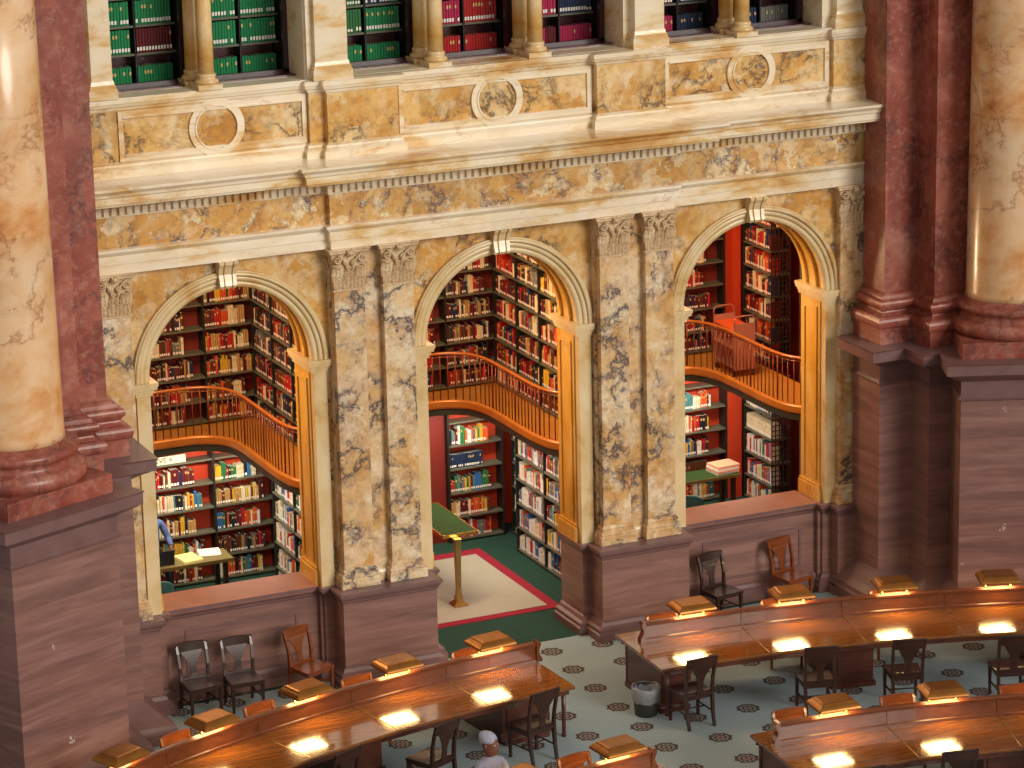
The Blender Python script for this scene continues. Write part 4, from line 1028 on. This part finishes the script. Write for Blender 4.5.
def office_chair(x, y, rz, seatm, label):
    t = empty('upholstered_chair', (x, y, 0), rz); tag(t, label, 'chair')
    mb = MB(); mb.lathe([(.0, .40), (.22, .40), (.245, .43), (.24, .47), (.2, .485), (0, .49)], n=20, cap=False); mb.build('seat', seatm, t)
    mb = MB(); rings = []
    for i in range(13):
        a = pi*(i/12); hw = .23; rings.append([(-hw*cos(a), .20+.05*sin(a), .52), (-hw*cos(a)*1.03, .24+.06*sin(a), .52), (-hw*cos(a), .27+.06*sin(a), .88-.08*abs(cos(a))**3), (-hw*cos(a)*.97, .23+.05*sin(a), .88-.08*abs(cos(a))**3)])
    mb.loft(rings, sm=False); mb.build('backrest', seatm, t)
    for a in range(4):
        mb = MB(); q = pi/4+a*pi/2; mb.tube([(.14*cos(q), .14*sin(q), .41), (.24*cos(q), .24*sin(q), .0)], .017, 6); mb.build('leg', M['black'], t)
    mb = MB(); mb.tube([(-.12, .2, .42), (-.12, .26, .60)], .014, 6); mb.tube([(.12, .2, .42), (.12, .26, .60)], .014, 6); mb.build('back_support', M['black'], t)
    return t
office_chair(-4.56, 3.15, radians(180)-.25, M['teal'], 'teal upholstered chair at the study table behind the left arch')

# right alcove: green table, paper stack, two chairs
t = empty('study_table', (5.22, 4.02, 0)); tag(t, 'green topped table behind the right arch parapet', 'table')
mb = MB(); mb.box(-.95, .80, -.26, .26, .77, .80); mb.build('top', M['leather'], t)
mb = MB(); mb.box(-.96, .81, -.275, -.26, .755, .805); mb.box(.80, .815, -.26, .26, .755, .805); mb.build('top_edge', M['brass'], t)
for sx in (-.85, .70):
    for sy in (-.20, .20): mb = MB(); mb.box(sx-.035, sx+.035, sy-.035, sy+.035, 0, .77); mb.build('leg', M['darkwood'], t)
stack('book_stack', 5.84, 4.03, .801, .44, .36, [.035, .03, .035, .04], .1, [M['white'], M['peach'], M['white'], M['peach']], 'stack of peach and white volumes on the green table, right alcove', 'books')
office_chair(4.74, 3.12, radians(150), M['teal'], 'teal upholstered chair just behind the right parapet')
office_chair(5.12, 2.58, radians(175), M['navy'], 'navy glossy chair back just above the right parapet')

# book carts on the right gallery
def cart(x, y, rz, label):
    t = empty('book_cart', (x, y, 2.60), rz); tag(t, label, 'cart')
    for s in (-1, 1):
        mb = MB(); mb.box(-.20, .20, s*.38-.01, s*.38+.01, .12, .92); mb.build('end_panel', M['cart'], t)
        mb = MB(); mb.tube([(-.19, s*.38, .9), (-.19, s*.40, 1.0), (-.14, s*.41, 1.06), (.14, s*.41, 1.06), (.19, s*.40, 1.0), (.19, s*.38, .9)], .013, 6); mb.build('handle', M['cart'], t)
        for q in (-1, 1): mb = MB(); mb.lathe([(.02, -.015), (.05, -.015), (.05, .015), (.02, .015)], (0, 0, 0), 12); mb.v = [(q*.16+z, s*.34+x_, .05+y_) for x_, y_, z in mb.v]; mb.build('wheel', M['black'], t)
    for z in (.15, .48, .80): mb = MB(); mb.box(-.20, .20, -.37, .37, z, z+.02); mb.build('shelf', M['orangebook'] if z > .7 else M['cart'], t)
cart(5.97, 3.85, radians(-2), 'tan metal book cart standing on the right gallery behind the rail')

# alcove sign
t = empty('alcove_sign', (-3.98, 4.80, 2.13)); tag(t, 'small cream board reading ALCOVE 4 on the left alcove bookcase', 'sign')
mb = MB(); mb.box(-.62, .50, 0, .02, 0, .13); mb.build('board', M['signp'], t)
tx = bpy.data.curves.new('lettering', 'FONT'); tx.body = 'ALCOVE 4'; tx.size = .12; tx.extrude = .002; tx.align_x = 'CENTER'; tx.align_y = 'CENTER'
tmp = bpy.data.objects.new('tmp', tx); COL.objects.link(tmp); bpy.context.view_layer.update()
tm = bpy.data.meshes.new_from_object(tmp.evaluated_get(bpy.context.evaluated_depsgraph_get())); bpy.data.objects.remove(tmp); bpy.data.curves.remove(tx)
to = bpy.data.objects.new('lettering', tm); COL.objects.link(to); to.parent = t; to.location = (0, -.004, .065); to.rotation_euler = (pi/2, 0, 0); tm.materials.clear(); tm.materials.append(M['ink'])

# ================================================================== PEOPLE
def skinned(name, joints, edges, mat, parent, sub=2):
    """joints: list of (pos, radius_x, radius_y)"""
    me = bpy.data.meshes.new(name); me.from_pydata([j[0] for j in joints], edges, [])
    o = bpy.data.objects.new(name, me); COL.objects.link(o); o.parent = parent
    me.materials.append(mat)
    m = o.modifiers.new('skin', 'SKIN'); m.use_smooth_shade = True
    for v, j in zip(me.skin_vertices[0].data, joints): v.radius = (j[1], j[2])
    me.skin_vertices[0].data[0].use_root = True
    s = o.modifiers.new('sub', 'SUBSURF'); s.levels = sub; s.render_levels = sub
    return o
def seated(x, y, rz, label, shirt, cap=None, skin='skin', head_turn=0., sc=1.13):
    t = empty('person', (x, y, 0), rz); t.scale = (sc, sc, sc); tag(t, label, 'person')
    # local: faces -y, seat at z .46
    J = [((0, .05, .56), .16, .12), ((0, .04, .72), .14, .10), ((0, .02, .92), .16, .105), ((0, .02, 1.05), .12, .08), ((0, .0, 1.14), .052, .052),
         ((-.17, .02, 1.03), .058, .058), ((-.24, -.05, .82), .045, .045), ((-.19, -.27, .80), .034, .034),
         ((.17, .02, 1.03), .058, .058), ((.24, -.05, .82), .045, .045), ((.19, -.27, .80), .034, .034)]
    E = [(0, 1), (1, 2), (2, 3), (3, 4), (3, 5), (5, 6), (6, 7), (3, 8), (8, 9), (9, 10)]
    skinned('blouse', J, E, M[shirt], t)
    J = [((0, .02, .54), .16, .11), ((-.10, -.05, .55), .085, .08), ((-.11, -.38, .52), .065, .065), ((-.11, -.40, .12), .042, .045), ((-.11, -.52, .05), .036, .034), ((.10, -.05, .55), .085, .08), ((.11, -.38, .52), .065, .065), ((.11, -.40, .12), .042, .045), ((.11, -.52, .05), .036, .034)]
    skinned('trousers', J, [(0, 1), (1, 2), (2, 3), (3, 4), (0, 5), (5, 6), (6, 7), (7, 8)], M['navy'], t)
    # head, neck and face as one lofted surface
    h = empty('head_pivot') if False else None
    hz = 1.27; mb = MB(); rings = []
    ct, st = cos(head_turn), sin(head_turn)
    prof = [(-.15, .050, .050, .03), (-.125, .052, .055, .02), (-.115, .045, .060, -.02), (-.10, .058, .078, -.012), (-.075, .068, .086, -.006), (-.045, .073, .092, 0), (-.015, .076, .096, .003), (.02, .078, .100, .005), (.055, .077, .098, .006), (.085, .068, .086, .008), (.108, .048, .06, .01), (.12, .015, .02, .01)]
    N = 20
    for z, rx, ry, yo in prof:
        R_ = []
        for k in range(N):
            a = 2*pi*k/N; xx, yy = rx*sin(a), -ry*cos(a)+yo
            f_ = max(0, cos(a))**8
            if -.05 < z < .01: yy -= .020*f_*max(0, cos(a*1.0))**6 if abs(sin(a)) < .35 else 0     # nose
            if -.08 < z < -.05: yy -= .007*f_                                                       # lips
            if .0 < z < .03 and .2 < abs(sin(a)) < .55 and cos(a) > 0: yy += .008                   # eye sockets
            R_.append((xx*ct-yy*st, xx*st+yy*ct, hz+z))
        rings.append(R_)
    mb.loft(rings); mb.build('head', M[skin], t)
    def hp(x_, y_, z_): return (x_*ct-y_*st, x_*st+y_*ct, hz+z_)
    for s in (-1, 1):
        mb = MB(); mb.lathe([(0, -.008), (.008, -.004), (.011, 0), (.008, .004), (0, .008)], hp(s*.03, -.083, .014), 8, cap=False); mb.build('eye', M['white'], t)
        mb = MB(); mb.lathe([(0, -.007), (.007, 0), (0, .007)], hp(s*.03, -.090, .014), 6, cap=False); mb.build('pupil', M['hair'], t)
        mb = MB(); mb.lathe([(0, -.032), (.014, -.02), (.017, 0), (.016, .02), (0, .032)], hp(s*.079, .012, -.005), 10, cap=False); mb.build('ear', M[skin], t)
        # forearm skin and hand
        J = [((s*.19, -.27, .80), .030, .026), ((s*.165, -.33, .795), .026, .014), ((s*.15, -.385, .79), .034, .013)]
        skinned('hand', J, [(0, 1), (1, 2)], M[skin], t, 1)
        for q in range(4):
            fx = s*(.15+(-.026+.0175*q)); L_ = (.062, .07, .068, .052)[q]
            mb = MB(); mb.tube([(fx, -.39, .79), (fx, -.39-L_*.5, .792), (fx, -.39-L_, .782)], [.0088, .008, .006], 6); mb.build('finger', M[skin], t)
        mb = MB(); mb.tube([(s*.125, -.35, .79), (s*.10, -.375, .788), (s*.092, -.40, .784)], [.0095, .009, .007], 6); mb.build('thumb', M[skin], t)
    mb = MB(); mb.box(-.026, .026, -.004, 0, -.002, .002); mb.v = [hp(x_, y_-.088, z_-.062) for x_, y_, z_ in mb.v]; mb.build('mouth', M['hair'], t)
    if cap:
        mb = MB(); rings = []
        for z, r_, yo in ((.035, .083, .012), (.05, .092, .02), (.08, .094, .03), (.11, .085, .04), (.135, .065, .05), (.15, .03, .055)):
            rings.append([hp(r_*sin(2*pi*k/18), -r_*1.18*cos(2*pi*k/18)+yo, z+(-.035 if cos(2*pi*k/18) < 0 and z < .06 else 0)*(-cos(2*pi*k/18))) for k in range(18)])
        mb.loft(rings); mb.build('cap', M[cap], t)
    else:
        mb = MB(); rings = []
        for z, r_, yo in ((-.04, .07, .035), (.02, .084, .025), (.07, .086, .014), (.11, .066, .012), (.135, .02, .012)):
            rings.append([hp(r_*sin(2*pi*k/18), -r_*1.2*cos(2*pi*k/18)*(1 if cos(2*pi*k/18) < 0 else (.0 if z < .05 else .95))+yo, z) for k in range(18)])
        mb.loft(rings); mb.build('hair', M['hair'], t)
    return t
x, y = pol(14.22, -14.05)
seated(x, y, -radians(-13.8), 'seated person in a pale grey cap facing the camera at the bottom edge', 'greycloth', 'greycap', head_turn=.35)
ring_chair('brown', 14.12, -13.8, 0, 'brown chair under the seated person in the grey cap', 'brown chairs on the far side of the desks')
seated(-4.24, 4.50, .05, 'seated person in a blue shirt, half hidden by the left arch jamb', 'blueshirt', sc=1.22)
